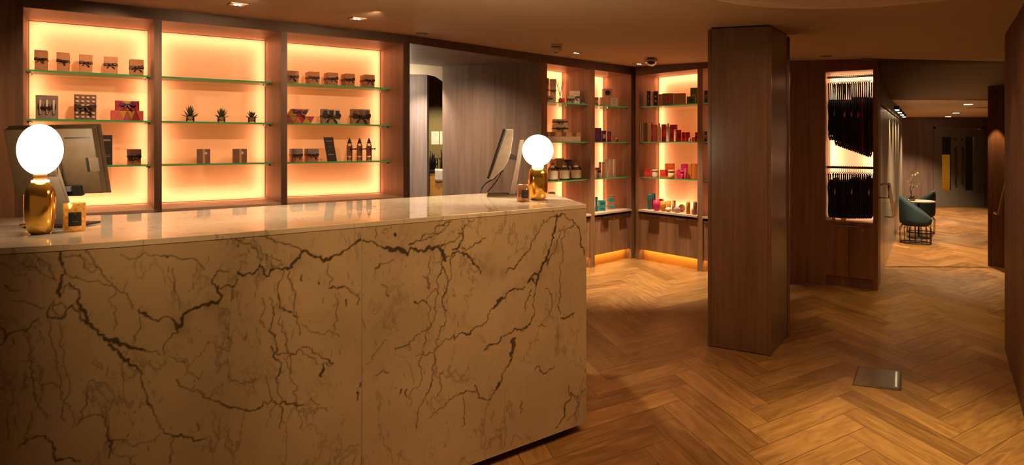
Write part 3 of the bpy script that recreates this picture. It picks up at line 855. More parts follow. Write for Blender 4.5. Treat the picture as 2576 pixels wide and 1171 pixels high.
# ------------------------------------------------------------------ unit C / R : corner display
C_DEP = .50
ZDC = .69
SHC = (2.10, 1.615, 1.135)
ZTC = 2.545
def run(name, label, U, uprights, bays, dep, zt, toe=True, doors=True, glowm=GLOW, cupright=OAK):
    root = thing(name, label, 'cabinet', (U.o.x, U.o.y, 0), U.ang)
    cc = rel_ceil(U)
    a0, b1 = uprights[0][0], uprights[-1][1]
    for k, (a, b) in enumerate(uprights):
        upright(root, a, b, 0, zt, dep, m=cupright, trim=OAK, name='upright')
    MB().box(a0, b1, .03, dep, zt, zt + .03).build('top_panel', OAK_H, root)
    MB().prism([(a0, 0), (b1, 0), (b1, .03), (a0, .03)], zt, lambda x, y: cc(x, y) + .01).build('fascia', OAK_D, root)
    MB().box(a0, b1, dep, dep + .03, 0, zt + .03).build('back', OAK_D, root)
    for a, b in bays:
        MB().box(a, b, -.012, dep - .02, ZDC - .025, ZDC).build('deck', DECKW, root)
        MB().box(a + .004, b - .004, dep - .02, dep - .004, ZDC + .004, zt - .004).build('back_panel', glowm, root)
        for z in SHC: glass_shelf(root, a + .004, b - .004, .045, dep - .03, z)
        # drawer front, two tab pulls and a small lock
        df = MB().box(a + .003, b - .003, .012, .035, .145, ZDC - .055).build('drawer_front', OAK, root)
        if b - a > .3:
            for t in (.28, .76):
                uu = a + (b - a) * t
                MB().box(uu - .085, uu + .085, -.034, .014, ZDC - .062, ZDC - .057).box(uu - .085, uu + .085, -.034, -.030, ZDC - .074, ZDC - .057).build('tab_pull', STEEL, df)
            uu = a + (b - a) * .53
            MB().lathe([(.010, 0), (.010, .006), (.006, .009)], 12).build('lock', BRASS, df).matrix_local = Matrix.Translation((uu, .012, ZDC - .1)) @ Matrix.Rotation(PI / 2, 4, 'X')
        MB().box(a, b, .10, .12, 0, .145).build('kick_board', TOE, root)
    return root
uc = [(UC.su(1362), UC.su(1376)), (UC.su(1486), UC.su(1496)), (UC.su(1588), UC.su(1596))]
baysC = [(uc[0][1], uc[1][0]), (uc[1][1], uc[2][0])]
rootC = run('display_cabinet', 'tall two-bay oak display cabinet beyond the right end of the counter', UC, uc, baysC, C_DEP, ZTC)
for a, b in baysC: halo(UC, a, b, C_DEP - .02, ZDC, ZTC, 2.4, LED)
ur = [(UR.su(1600), UR.su(1607)), (UR.su(1755), UR.su(1767)), (UR.su(1850), UR.su(1862))]
baysR = [(ur[0][1], ur[1][0]), (ur[1][1], ur[2][0])]
R_DEP = .44
rootR = run('display_cabinet', 'oak display cabinet in the corner with red and green cartons, partly behind the pillar', UR, ur, baysR, R_DEP, ZTC - .02)
halo(UR, *baysR[0], R_DEP - .02, ZDC, ZTC - .02, 2.4, LED)
halo(UR, *baysR[1], R_DEP - .02, ZDC, ZTC - .02, 2.4, LED)
# light washing out below the cabinets onto the floor
for U, bays in ((UC, baysC), (UR, baysR)):
    for a, b in bays:
        strip(U, a + .02, .05, .143, b - .02, .05, .143, 0, .35, -1, 2.2 * (b - a), (1.0, .55, .16))
# corner post joining the two cabinets
cp = [tuple(UC.at(uc[2][1], .0)), tuple(UR.at(ur[0][0], 0)), tuple(UR.at(ur[0][0], .2)), tuple(UC.at(uc[2][1], .2))]
def ccw(pts):
    a = sum(pts[i][0] * pts[(i+1) % len(pts)][1] - pts[(i+1) % len(pts)][0] * pts[i][1] for i in range(len(pts)))
    return pts if a > 0 else pts[::-1]
o = MB().prism(ccw(cp), 0, ceil_z).build('trim_corner', OAK); struct(o)

# ------------------------------------------------------------------ wall between unit A and C : open passage
pA, pC = UA.at(u3[1] + .003, 0), UC.at(uc[0][0] - .003, 0)
ZR = 2.55
bR, bL = Vector((-.864, 7.90)), Vector((-1.23, 7.62))
inn = (pC - pA).normalized(); inv = Vector((-inn.y, inn.x))
o = MB().prism(ccw([tuple(pA), tuple(pC), tuple(pC + inv * .04), tuple(pA + inv * .04)]), ZR, lambda x, y: ceil_z(x, y) + .02).build('trim_passage', OAK_D); struct(o)
wr = (bR - pC).normalized(); wn_ = Vector((wr.y, -wr.x))     # right hand wall of the passage
if wn_.y < 0: wn_ = -wn_
o = MB().prism(ccw([tuple(pC), tuple(bR), tuple(bR + wn_ * .10), tuple(pC + wn_ * .10)]), 0, ZR + .02).build('wall_passage', wood('passage_oak', (.20, .145, .115), (.36, .275, .225))); struct(o)
bl2 = bL + (bL - bR).normalized() * .5
o = MB().prism(ccw([tuple(pA + inv * .04), tuple(pC + inv * .04), tuple(bR), tuple(bl2), tuple(pA + inv * .7)]), ZR, ZR + .05).build('ceiling_passage', wood('soffit_oak', (.16, .115, .09), (.28, .21, .17), axis=0)); struct(o)
# beyond the passage: plaster bulkhead, pale panel, painted corridor
o = MB().add([on_plane_y(1000, 150, 8.05), on_plane_y(1116, 150, 8.05), on_plane_y(1116, 207, 8.05), on_plane_y(1095, 193, 8.05), on_plane_y(1073, 188, 8.05), on_plane_y(1000, 186, 8.05),
              on_plane_y(1000, 150, 8.2), on_plane_y(1116, 150, 8.2), on_plane_y(1116, 207, 8.2), on_plane_y(1095, 193, 8.2), on_plane_y(1073, 188, 8.2), on_plane_y(1000, 186, 8.2)],
             [[0, 5, 4, 3, 2, 1], [6, 7, 8, 9, 10, 11], [5, 11, 10, 4], [4, 10, 9, 3], [3, 9, 8, 2]]).build('wall_bulkhead_passage', PLASTER_W); struct(o)
x1 = (1075 - CX) / F * 8.25
o = MB().box(x1 - .9, x1, 8.22, 8.42, 0, 2.75).build('wall_corridor_pale', OAK_L); struct(o)
o = MB().box(-2.4, -.5, 9.75, 9.85, 0, 2.9).build('wall_corridor_back', OLIVE); struct(o)
# kitchenette seen through the opening
def kpx(px, py, Y=9.3): return (px - CX) / F * Y, CAMZ + (HY - py) / F * Y
xk0, zk = kpx(1076, 428); xk1, _ = kpx(1135, 428)
kt = thing('sideboard', 'ochre sideboard with a black top in the corridor beyond the passage', 'sideboard', ((xk0 + xk1) / 2, 9.3, 0))
hw_ = (xk1 - xk0) / 2
MB().box(-hw_, hw_, .0, .4, .0, zk - .04).build('carcass', BLACK, kt)
MB().box(-hw_ + .03, hw_, -.018, 0, .1, zk - .05).build('door', MUSTARD, kt, .002)
MB().box(-hw_ - .01, hw_ + .01, -.03, .42, zk - .04, zk).build('top', BLACK, kt, .004)
tx0, tz1 = kpx(1095, 427); tx1, tz0 = kpx(1116, 459)
tw = MB()
vs, fs = [], []
for i in range(7):
    for j in range(6):
        vs.append((tx0 + (tx1 - tx0) * i / 6, 9.262 + .006 * math.sin(i * 2.1), tz1 + .012 - (tz1 - tz0) * j / 5 + (.004 * math.sin(i * 1.7) if j == 5 else 0)))
for i in range(6):
    for j in range(5):
        a = i * 6 + j; fs.append([a, a+1, a+7, a+6])
o = tw.add(vs, fs, 0, True).build('towel', TOWEL); o.modifiers.new('thick', 'SOLIDIFY').thickness = .006
tag(o, 'white towel hung over the edge of the ochre sideboard', 'towel')
for k, (a, b, lab) in enumerate(((1085, 1104.5, 'white paper notice pinned on the olive wall, full sheet seen'), (1107, 1122, 'white paper notice on the olive wall cut off by the passage wall'))):
    x0, z1 = kpx(a, 331, 9.74); x1b, z0 = kpx(b, 364, 9.74)
    n_ = thing('paper_notice', lab, 'notice', ((x0 + x1b) / 2, 9.745, z0), group='notices on the corridor wall')
    w = x1b - x0
    MB().box(-w/2, w/2, 0, .0052, 0, z1 - z0).build('sheet', WHITE, n_)
    t = MB()
    for q in range(4): t.box(-w*.32 + .01*q, w*.32 - .01*q, -.001, 0, (z1 - z0) * (.86 - .09*q), (z1 - z0) * (.88 - .09*q))
    t.build('printed_text', GREYB, n_)
for k, (px, top, r, lab, m_) in enumerate(((1081, 381, .018, 'slim black bottle with a silver neck on the ochre sideboard', BLACK), (1090, 386, .028, 'dark flask beside the slim bottle on the ochre sideboard', DARKM), (1099, 398, .022, 'small chrome tumbler on the ochre sideboard', CHROME), (1107, 380, .05, 'black kettle on the ochre sideboard by the passage wall', BLACK))):
    x, zt = kpx(px, top, 9.36)
    h = zt - zk
    bt = thing(['bottle', 'flask', 'tumbler', 'kettle'][k], lab, ['bottle', 'flask', 'tumbler', 'kettle'][k], (x + (.03 if k == 3 else 0), [9.45, 9.36, 9.33, 9.55][k], zk + .0006))
    if k == 0: MB().lathe([(r, 0), (r, h*.6), (r*.4, h*.75), (r*.4, h)], 14).build('body', m_, bt); MB().lathe([(r*.5, h*.93), (r*.5, h*1.02)], 12).build('cap', CHROME, bt)
    elif k == 1: MB().lathe([(r, 0), (r*1.05, h*.5), (r*.7, h*.8), (r*.7, h)], 14).build('body', m_, bt); MB().tube([(r, 0, h*.8), (r*1.7, 0, h*.7), (r*1.6, 0, h*.3), (r, 0, h*.2)], .006, 6).build('handle', CHROME, bt)
    elif k == 2: MB().lathe([(r*.8, 0), (r, h), (r*.9, h), (r*.72, .006)], 14).build('body', m_, bt); MB().lathe([(r*1.02, h*.9), (r*1.02, h)], 14).build('rim', CHROME, bt)
    else:
        MB().lathe([(r, 0), (r*1.02, h*.3), (r*.75, h*.8), (r*.3, h*.9)], 18).build('body', m_, bt); MB().tube([(-r*.6, 0, h*.75), (-r*.7, 0, h*1.05), (0, 0, h*1.15), (r*.6, 0, h*.85)], .007, 6).build('handle', BLACK, bt); MB().tube([(-r*.9, 0, h*.45), (-r*1.4, 0, h*.75)], [.012, .007], 8).build('spout', CHROME, bt)

# ------------------------------------------------------------------ unit D : garment rack cabinet
D_DEP = .45
ud = [(0.0, UD.su(2072)), (UD.su(2072) + .002, UD.su(2076)), (UD.su(2197), UD.su(2208))]
rootD = thing('wardrobe_cabinet', 'open oak wardrobe bay with two clothes rails and dark garments', 'wardrobe', (UD.o.x, UD.o.y, 0), UD.ang)
cD = rel_ceil(UD)
# plain panel between the pillar and the rack
q0, q1 = UD.at(-.30, .10), UD.at(ud[0][1], 0)
o = MB().prism(ccw([tuple(UD.at(-.02, 0)), tuple(q1), tuple(UD.at(ud[0][1], .05)), tuple(UD.at(-.02, .05))]), 0, ceil_z).build('wall_rack_side', OAK_R); struct(o)
e0 = UR.at(ur[2][1] + .005, .0)
o = MB().prism(ccw([tuple(e0), tuple(UD.at(-.022, 0)), tuple(UD.at(-.022, .05)), tuple(e0 + Vector((.03, .06)))]), 0, ceil_z).build('wall_behind_pillar', OAK_R); struct(o)
ZTD, ZDD = 2.40, .70
ZDa = UD.z(2140, 559)
upright(rootD, *ud[1], 0, ZTD, D_DEP, m=OAK_R, trim=OAK_R)
upright(rootD, *ud[2], 0, ZTD, D_DEP, m=OAK_R, trim=OAK_R)
a, b = ud[1][1], ud[2][0]
MB().box(ud[1][0], ud[2][1], .03, D_DEP, ZTD, ZTD + .03).build('top_panel', OAK_R, rootD)
MB().prism([(ud[1][0], 0), (ud[2][1], 0), (ud[2][1], .03), (ud[1][0], .03)], ZTD, lambda x, y: cD(x, y) + .01).build('fascia', OAK_R, rootD)
MB().box(ud[1][0], ud[2][1], D_DEP, D_DEP + .03, 0, ZTD + .03).build('back', OAK_D, rootD)
MB().box(a, b, D_DEP - .02, D_DEP - .004, ZDa, ZTD - .004).build('back_panel', GLOW_W, rootD)
MB().box(a, b, .0, D_DEP - .02, ZDa - .035, ZDa).build('deck', OAK_R, rootD)
mid_ = (a + b) / 2
for s0, s1 in ((a + .003, mid_ - .002), (mid_ + .002, b - .003)):
    dd_ = MB().box(s0, s1, .004, .024, .11, ZDa - .038).build('door', OAK_R, rootD)
MB().box(mid_ - .14, mid_ + .10, -.012, .006, ZDa - .052, ZDa - .042).build('lip_pull', STEEL, dd_)
MB().lathe([(.009, 0), (.009, .006)], 12).build('lock', BRASS, dd_).matrix_local = Matrix.Translation((b - .10, .004, ZDa - .085)) @ Matrix.Rotation(PI / 2, 4, 'X')
MB().box(a, b, .03, .05, 0, .11).build('kick_board', OAK_R, rootD)
RV = .20
ZR1, ZR2 = UD.z(2136, 193, RV), UD.z(2136, 422, RV)
for zz in (ZR1, ZR2):
    MB().tube([(a, RV, zz), (b, RV, zz)], .0135, 12).build('clothes_rail', BRONZE, rootD)
halo(UD, a, b, D_DEP - .02, ZDa, ZTD, 2.4, LEDW)
strip(UD, a + .02, .08, ZTD - .01, b - .02, .08, ZTD - .01, 0, .5, -1, 1.5, LEDW)
# ------------------------------------------------------------------ goods on the shelves
def fit_v(U, c, x0, x1, v, rot, d=None):
    """slide an item forward until it stands inside its bay"""
    bays, dep = {id(UC): (baysC, C_DEP), id(UR): (baysR, R_DEP)}[id(U)]
    u0 = U.su(c, 0)
    bay = min(bays, key=lambda b: 0 if b[0] <= u0 <= b[1] else min(abs(u0 - b[0]), abs(u0 - b[1])))
    best, bestx = .03, 9
    for k in range(int(v / .005) + 1):
        vv = v - .005 * k
        if vv < .004: break
        P = U.p(c, vv)
        w = (x1 - x0) / F * P.y if rot is not None else abs(U.su(x1, vv) - U.su(x0, vv))
        dd = d or min(w, .11)
        ang = rot if rot is not None else U.ang
        ca, sa = math.cos(ang), math.sin(ang)
        ex = 0
        for lx, ly in ((-w/2, 0), (w/2, 0), (-w/2, dd), (w/2, dd)):
            q = P + Vector((lx*ca - ly*sa, lx*sa + ly*ca)) - U.o
            uu, vq = q.dot(U.u), q.dot(U.v)
            ex = max(ex, bay[0] + .012 - uu, uu - bay[1] + .012, .003 - vq, vq - dep + .034)
        if ex <= 0: return vv
        if ex < bestx: best, bestx = vv, ex
    if bestx > .012: print('TIGHT', c, round(bestx, 3), round(best, 3))
    return best
def place(U, x0, x1, ytop, zs, v, rot=None, d=None):
    c = (x0 + x1) / 2
    if U is UC or U is UR: v = fit_v(U, c, x0, x1, v, rot, d)
    zs = zs + .0006
    P = U.p(c, v)
    if rot is None:
        w = abs(U.su(x1, v) - U.su(x0, v)); ang = U.ang
    else:
        w = (x1 - x0) / F * P.y; ang = rot
    h = CAMZ + (HY - ytop) / F * P.y - zs
    return (P.x, P.y, zs), ang, w, max(h, .012)

def bow(root, w, z, d0, m=None, size=.95, tails=True, name='ribbon', band=None, h=None, tilt=0.0):
    """ribbon round a box with a tied bow on its front face"""
    m = m or CHOC
    b = MB(); s = w * size * .5
    y = d0 - .006
    R = lambda x, zz: (x * math.cos(tilt) - zz * math.sin(tilt), z + x * math.sin(tilt) + zz * math.cos(tilt))
    for sg in (-1, 1):
        pts = [(0, .006), (sg*s*.45, .10*w), (sg*s*.95, .14*w), (sg*s, .02*w), (sg*s*.85, -.10*w), (sg*s*.4, -.05*w), (0, -.006)]
        if sg < 0: pts = pts[::-1]
        P = [R(*p) for p in pts]
        vs = [(x, y - .010 if 0 < i < len(P)-1 else y, zz) for i, (x, zz) in enumerate(P)] + [(x, y + .005, zz) for x, zz in P]
        n = len(P)
        fs = [list(range(n)), list(range(n, 2*n))[::-1]] + [[i, n+i, n+(i+1) % n, (i+1) % n] for i in range(n)]
        b.add(vs, fs)
    kx, kz = R(0, 0)
    b.box(kx - .05*w, kx + .05*w, y - .014, y + .004, kz - .06*w, kz + .06*w)
    if tails:
        for sg, L in ((-1, .30), (1, .38)):
            p0 = R(0, 0); p1 = R(sg*.16*w, -L*.55*w); p2 = R(sg*.26*w, -L*w)
            b.ribbon([(p0[0], y - .002, p0[1]), (p1[0], y - .008, p1[1]), (p2[0], y - .003, p2[1])], .09*w, (1, 0, .25), .001)
    if band:
        bw, bd = band; t = .0015; hh = .035*w + .004
        b.box(-bw/2 - t, bw/2 + t, d0 - t, d0 + bd + t, z - hh, z + hh)
    return b.build(name, m, root)

def gift_box(root, w, d, h, m=None, lid=None, rib=None, vertical=False, lidh=.42, tilt=0.0, bz=.52):
    m, lid = m or KRAFT, lid or KRAFT_L
    MB().box(-w/2 + .002, w/2 - .002, .002, d - .002, 0, h*(1 - lidh)).build('box_base', m, root, .0015)
    MB().box(-w/2, w/2, 0, d, h*(1 - lidh) + .0015, h).build('lid', lid, root, .002)
    bow(root, min(w, 1.25*h), h*bz, 0, rib, band=(w, d), tilt=tilt)
def carton(root, w, d, h, m, lm=None, kind='label', l2=None):
    MB().box(-w/2, w/2, 0, d, 0, h).build('carton', m, root, .0012)
    t = .0012
    if kind == 'label':
        MB().box(-w*.34, w*.34, -t, .001, h*.30, h*.66).build('label', lm, root)
    elif kind == 'band':
        MB().box(-w/2 - t, w/2 + t, -t, d + t, h*.44, h*.58).build('band', lm, root)
    elif kind == 'vband':
        MB().box(-w*.06, w*.10, -t, .001, .002, h*.995).box(-w*.06, w*.10, 0, d, h, h + t).build('band', lm, root)
        if l2: MB().lathe([(w*.11, -t*1.5), (w*.11, t)], 16).build('seal', l2, root).matrix_local = Matrix.Translation((w*.16, 0, h*.72)) @ Matrix.Rotation(PI/2, 4, 'X')
    elif kind == 'disc':
        r = min(w, h) * .30
        MB().lathe([(r, -.001), (r, .0022)], 28).build('round_label', lm, root).matrix_local = Matrix.Translation((0, 0, h*.52)) @ Matrix.Rotation(PI/2, 4, 'X')
        if l2: MB().lathe([(r*.32, 0), (r*.32, .0034)], 20).build('emblem', l2, root).matrix_local = Matrix.Translation((0, 0, h*.52)) @ Matrix.Rotation(PI/2, 4, 'X')
    elif kind == 'dots':
        for zz in (.34, .66):
            MB().lathe([(w*.20, -.001), (w*.20, .002)], 18).build('round_label', lm, root).matrix_local = Matrix.Translation((0, 0, h*zz)) @ Matrix.Rotation(PI/2, 4, 'X')
    elif kind == 'lid':
        MB().box(-w/2 - .001, w/2 + .001, -.001, d + .001, h*.7, h + .001).build('lid', lm, root, .0012)
    elif kind == 'lines':
        b = MB()
        for q in range(4): b.box(-w*.30 + .02*w*q, w*.30 - .03*w*q, -t, .001, h*(.78 - .13*q), h*(.80 - .13*q))
        b.build('printed_text', lm, root)
def bottle(root, r, h, m, capm, lm=None, shape='tall', lz=(.2, .62)):
    if shape == 'tall':
        MB().lathe([(r*.96, 0), (r, .006), (r, h*.66), (r*.82, h*.76), (r*.40, h*.82), (r*.40, h*.86)], 18).build('bottle_body', m, root)
        MB().lathe([(r*.46, h*.84), (r*.46, h*.95), (r*.16, h*.96), (r*.12, h)], 14).build('cap', capm, root)
    elif shape == 'tube':
        MB().lathe([(r*.98, 0), (r, .004), (r, h*.88), (r*.93, h*.9)], 18).build('bottle_body', m, root)
        MB().lathe([(r*.97, h*.88), (r*.97, h)], 18).build('cap', capm, root)
    elif shape == 'jar':
        MB().lathe([(r*.94, 0), (r, .004), (r, h*.70), (r*.94, h*.72)], 22).build('jar_body', m, root)
        MB().lathe([(r*1.04, h*.70), (r*1.04, h*.98), (r*.98, h)], 22).build('lid', capm, root)
    elif shape == 'shoulder':
        MB().lathe([(r*.95, 0), (r, .006), (r, h*.58), (r*.93, h*.68), (r*.62, h*.78), (r*.32, h*.82), (r*.32, h*.86)], 22).build('bottle_body', m, root)
        MB().lathe([(r*.40, h*.84), (r*.40, h*.90), (r*.25, h*.91), (r*.38, h*.95), (r*.30, h), (0.0001, h)], 14).build('stopper', capm, root)
    elif shape == 'bowl':
        MB().lathe([(r*.55, 0), (r*.92, h*.25), (r, h*.6), (r*.96, h), (r*.85, h), (r*.85, h*.8), (.0001, h*.8)], 22).build('bowl', m, root)
        MB().tube([(0, 0, h*.79), (.002, 0, h*1.1)], .0025, 6).build('wick', CHARC, root)
    elif shape == 'tumbler':
        MB().lathe([(r*.86, 0), (r, h), (r*.9, h), (r*.8, h*.7), (.0001, h*.7)], 20).build('tumbler', m, root)
        MB().tube([(0, 0, h*.7), (.002, 0, h*.92)], .0025, 6).build('wick', CHARC, root)
    if lm is not None:
        MB().lathe([(r*1.012, h*lz[0]), (r*1.012, h*lz[1])], 18, cap=False).build('label', lm, root)

# ---- cabinet A, top shelf : kraft gift boxes
ordw = ['first', 'second', 'third', 'fourth', 'fifth']
gA = 'gift boxes on the top shelf of the left bay'
tilts = [.0, -.12, .0, .05, .18]
for k, (x0, x1, yt) in enumerate(((86, 119, 126), (142, 174, 132), (199.5, 233, 137.5), (261, 296, 143), (326.5, 362, 149.5))):
    L, a, w, h = place(UA, x0, x1, yt, SHZ[0], .36)
    t = thing('gift_box', ['kraft gift box with drooping dark bow, beside the left side of the cabinet top shelf', 'second kraft gift box from the left side panel, top shelf', 'middle of five kraft gift boxes on the top shelf of the first bay', 'fourth kraft gift box from the left side panel, top shelf', 'kraft gift box nearest the first upright, low bow, top shelf'][k], 'gift box', L, a + rnd(-.05, .05), gA)
    gift_box(t, w, .11, h, tilt=tilts[k], bz=.55 if k < 4 else .48)
gA3 = 'gift boxes on the top shelf of the right bay'
for k, (x0, x1, yt) in enumerate(((719, 752, 178), (778, 804, 180.5), (825, 851, 183), (869, 893, 185.5), (918, 943, 188))):
    L, a, w, h = place(UA, x0, x1, yt, SHZ[0], .36)
    t = thing('gift_box', ['kraft gift box half hidden by the upright, top shelf of the right bay', 'kraft gift box next to the half hidden one, top row of the right bay', 'middle of the five kraft gift boxes in the right bay top row', 'fourth kraft gift box in the right bay top row', 'kraft gift box at the outer end of the right bay top row'][k], 'gift box', L, a, gA3)
    gift_box(t, w, .13, h, tilt=(.2 if k in (2, 3) else 0))
# ---- cabinet A, middle shelf
L, a, w, h = place(UA, 89.6, 146, 240, SHZ[1], .36)
t = thing('gift_set', 'grey gift set box with three oval windows and dark bow, middle shelf', 'gift set', L, a)
MB().box(-w/2, w/2, 0, .08, 0, h).build('box_base', GREYB, t, .002)
for q in (-1, 0, 1):
    MB().lathe([(w*.12, 0), (w*.12, .002)], 20, sx=1, sy=2.1).build('window', CHARC, t).matrix_local = Matrix.Translation((q*w*.30, 0, h*.5)) @ Matrix.Rotation(PI/2, 4, 'X')
    MB().lathe([(w*.055, 0), (w*.055, h*.6)], 10).build('bottle', PALE, t).matrix_local = Matrix.Translation((q*w*.30, -.004, h*.2))
bow(t, w*.55, h*.48, -.006)
L, a, w, h = place(UA, 186.6, 242.6, 238, SHZ[1], .36)
t = thing('chocolate_box', 'tall brown box of wrapped chocolates with dark bow, middle shelf', 'chocolate box', L, a)
MB().box(-w/2, w/2, .004, .08, 0, h).build('box_base', KRAFT_D, t, .002)
cells = MB()
for i in range(4):
    for j in range(6):
        cells.sphere((-w*.36 + i*w*.24, 0, h*(.10 + .155*j)), w*.085, 10, 6, 0, .75, 1, .5)
cells.build('chocolates', [PALE], t)
bow(t, w*1.08, h*.50, -.006)
def pyramid(root, w, h, rows, cols, ends=False):
    """tied stack of triangular cartons: alternating upright and inverted wedges"""
    z0 = 0; d = .08
    tw = 2 * w / (rows[0][0] + 1) * (1 if not ends else (rows[0][0] + 1) / (rows[0][0] + 2.9))
    for n, hh, off in rows:
        if ends:
            xa, xb = -tw*(n + 1)/4 + off, tw*(n + 1)/4 + off
            for tri in ([(xa - tw*.45, z0), (xa - .002, z0), (xa + tw*.46, z0 + hh), (xa - tw*.45, z0 + hh)], [(xb + .002, z0), (xb + tw*.45, z0), (xb + tw*.45, z0 + hh), (xb - tw*.46, z0 + hh)]):
                vs = [(p[0], .002, p[1]) for p in tri] + [(p[0], d - .002, p[1]) for p in tri]
                MB().add(vs, [[0, 1, 2, 3], [7, 6, 5, 4], [0, 4, 5, 1], [1, 5, 6, 2], [2, 6, 7, 3], [3, 7, 4, 0]]).build('carton', cols[-1 if z0 else 0], root, .001)
        for k in range(n):
            x = -tw*(n + 1)/4 + k*tw*.5 + off
            up = (k % 2 == 0)
            tri = [(x, z0), (x + tw, z0), (x + tw/2, z0 + hh)] if up else [(x, z0 + hh), (x + tw/2, z0), (x + tw, z0 + hh)]
            if not up: tri = [tri[0], tri[1], tri[2]]
            g = .0015
            cxm = sum(p[0] for p in tri)/3; czm = sum(p[1] for p in tri)/3
            tri = [(cxm + (p[0]-cxm)*.97, czm + (p[1]-czm)*.97) for p in tri]
            yo = 0 if up else .004
            vs = [(p[0], yo, p[1]) for p in tri] + [(p[0], d, p[1]) for p in tri]
            MB().add(vs, [[0, 1, 2], [5, 4, 3], [0, 3, 4, 1], [1, 4, 5, 2], [2, 5, 3, 0]]).build('carton', cols[(k + int(z0*1000)) % len(cols)], root, .001)
        z0 += hh
    bow(root, w*.5, h*.80, -.004, PLUM, tails=True)
cols = [CORAL, YELL, PINK, YELL, RED_D]
L, a, w, h = place(UA, 279, 362, 254, SHZ[1], .36)
t = thing('carton_stack', 'tied stack of red and yellow triangular cartons, left bay middle shelf', 'carton stack', L, a)
pyramid(t, w, h, ((5, h*.5, 0), (3, h*.5, 0)), cols, True)
L, a, w, h = place(UA, 717, 793, 274, SHZ[1], .36)
t = thing('carton_stack', 'tied stack of red and yellow triangular cartons beside the second upright', 'carton stack', L, a)
pyramid(t, w, h, ((6, h*.5, 0), (4, h*.5, -.01)), [PINK, YELL, CORAL, RED_D, YELL])
for k, (x0, x1, yt) in enumerate(((811, 857, 275), (886, 932, 275))):
    L, a, w, h = place(UA, x0, x1, yt, SHZ[1], .36)
    t = thing('gift_set', ['set of three grey cartons tied with a bow beside the triangular stack', 'set of three grey cartons tied with a bow near the right side panel'][k], 'gift set', L, a, 'tied carton trios in the right bay')
    for q in range(3):
        MB().box(-w/2 + q*w/3 + .001, -w/2 + (q+1)*w/3 - .001, .004*q, .07, 0, h*(1 if q != 1 or k else .97)).build('carton', [GREYB, TAN_D, PALE][q] if k == 0 else [TAN_D, GREYB, TAN_D][q], t, .0015)
        MB().box(-w/2 + q*w/3 + w*.06, -w/2 + (q+1)*w/3 - w*.06, .004*q - .001, .002, h*.62, h*.9).build('label', CHARC if k == 0 else KRAFT_D, t)
    bow(t, w*1.05, h*.52, -.004, band=(w, .075))
# succulents
def succulent(root, r, hp, hl, wl, seed):
    rs = random.Random(seed)
    MB().lathe([(r*.94, 0), (r, .004), (r, hp), (r*.92, hp), (r*.92, .006), (.0001, .006)], 20).build('glass_pot', JARG, root)
    MB().box(-r*.62, r*.62, -r*.62, r*.62, .007, hp*.88).build('soil', SOIL, root, .003)
    for k in range(22):
        a = k * 2.39996; el = [1.35, 1.1, .85, .55, .25][min(4, k // 4)] + rs.uniform(-.1, .1)
        L = (wl if el < .9 else hl) * rs.uniform(.85, 1.08)
        dx, dy, dz_ = math.cos(a)*math.cos(el), math.sin(a)*math.cos(el), math.sin(el)
        b = MB(); side = Vector((-math.sin(a), math.cos(a), 0)); P0 = Vector((0, 0, hp*.86)); D = Vector((dx, dy, dz_)); up = side.cross(D)
        ring = []
        for s, ww, bend in ((0, .35, 0), (.35, 1, -.02), (.7, .8, .0), (1, .06, .06)):
            c = P0 + D * (L*s) + Vector((0, 0, bend*L))
            q = L*.13*ww
            ring.append([c - side*q, c - up*q*.35, c + side*q, c + up*q*.45])
        vs = [p for rr in ring for p in rr]; fs = []
        for i in range(3):
            for j in range(4):
                fs.append([i*4+j, i*4+(j+1) % 4, (i+1)*4+(j+1) % 4, (i+1)*4+j])
        fs += [[3, 2, 1, 0], [12, 13, 14, 15]]
        b.add(vs, fs, 0, True).build('leaf', LEAF, root)
for k, (px, yt, wl) in enumerate(((478.5, 268, 21), (557, 273, 19), (633.5, 278, 19))):
    L, a, w, h = place(UA, px - 9, px + 9, 293, SHZ[1], .38)
    L = (L[0], L[1], L[2]); Y = L[1]
    t = thing('potted_succulent', ['spiky succulent in a glass pot nearest the first upright', 'middle spiky succulent in a glass pot, centre bay', 'spiky succulent in a glass pot nearest the second upright'][k], 'plant', L, a + k, 'succulents on the centre shelf')
    hp = .043; z_top = CAMZ + (HY - yt)/F*Y - SHZ[1]
    succulent(t, .032, hp, z_top - hp*.86, wl/F*Y*1.05, 5 + k)
# ---- cabinet A, lower shelf
L, a, w, h = place(UA, 254, 283, 340, SHZ[2], .37)
t = thing('menu_card', 'tall charcoal card standing beside the left monitor on the lower shelf', 'card', L, a)
MB().box(-w/2, w/2, 0, .012, 0, h).build('board', CHARC, t, .002)
MB().box(-w*.32, w*.32, -.001, .001, h*.80, h*.86).box(-w*.28, w*.28, -.001, .001, h*.28, h*.31).box(-w*.36, w*.36, -.001, .001, h*.35, h*.36).build('printed_text', GREYB, t)
L, a, w, h = place(UA, 321, 356, 376, SHZ[2], .36)
t = thing('gift_box', 'brown gift box with a crossed dark ribbon on the lower left shelf', 'gift box', L, a)
gift_box(t, w, .11, h, KRAFT, KRAFT_D, tilt=.25)
for k, (x0, x1, yt) in enumerate(((495.5, 529, 375.5), (587, 621, 375))):
    L, a, w, h = place(UA, x0, x1, yt, SHZ[2], .36)
    t = thing('carton', ['brown carton with a pale paper band, lower centre shelf, nearer the first upright', 'brown carton with a pale paper band, lower centre shelf, nearer the second upright'][k], 'carton', L, a - .12, 'banded cartons on the lower centre shelf')
    carton(t, w, .10, h, KRAFT_D, TAN, 'vband', PALE)
for k, (x0, x1, yt) in enumerate(((736, 762, 374.5), (775, 802, 374.5))):
    L, a, w, h = place(UA, x0, x1, yt, SHZ[2], .36)
    t = thing('gift_box', ['grey-lidded gift box with dark bow beside the second upright', 'grey-lidded gift box with dark bow beside the leaning card'][k], 'gift box', L, a, 'gift boxes on the lower right shelf')
    gift_box(t, w, .12, h, KRAFT, GREYB, lidh=.5)
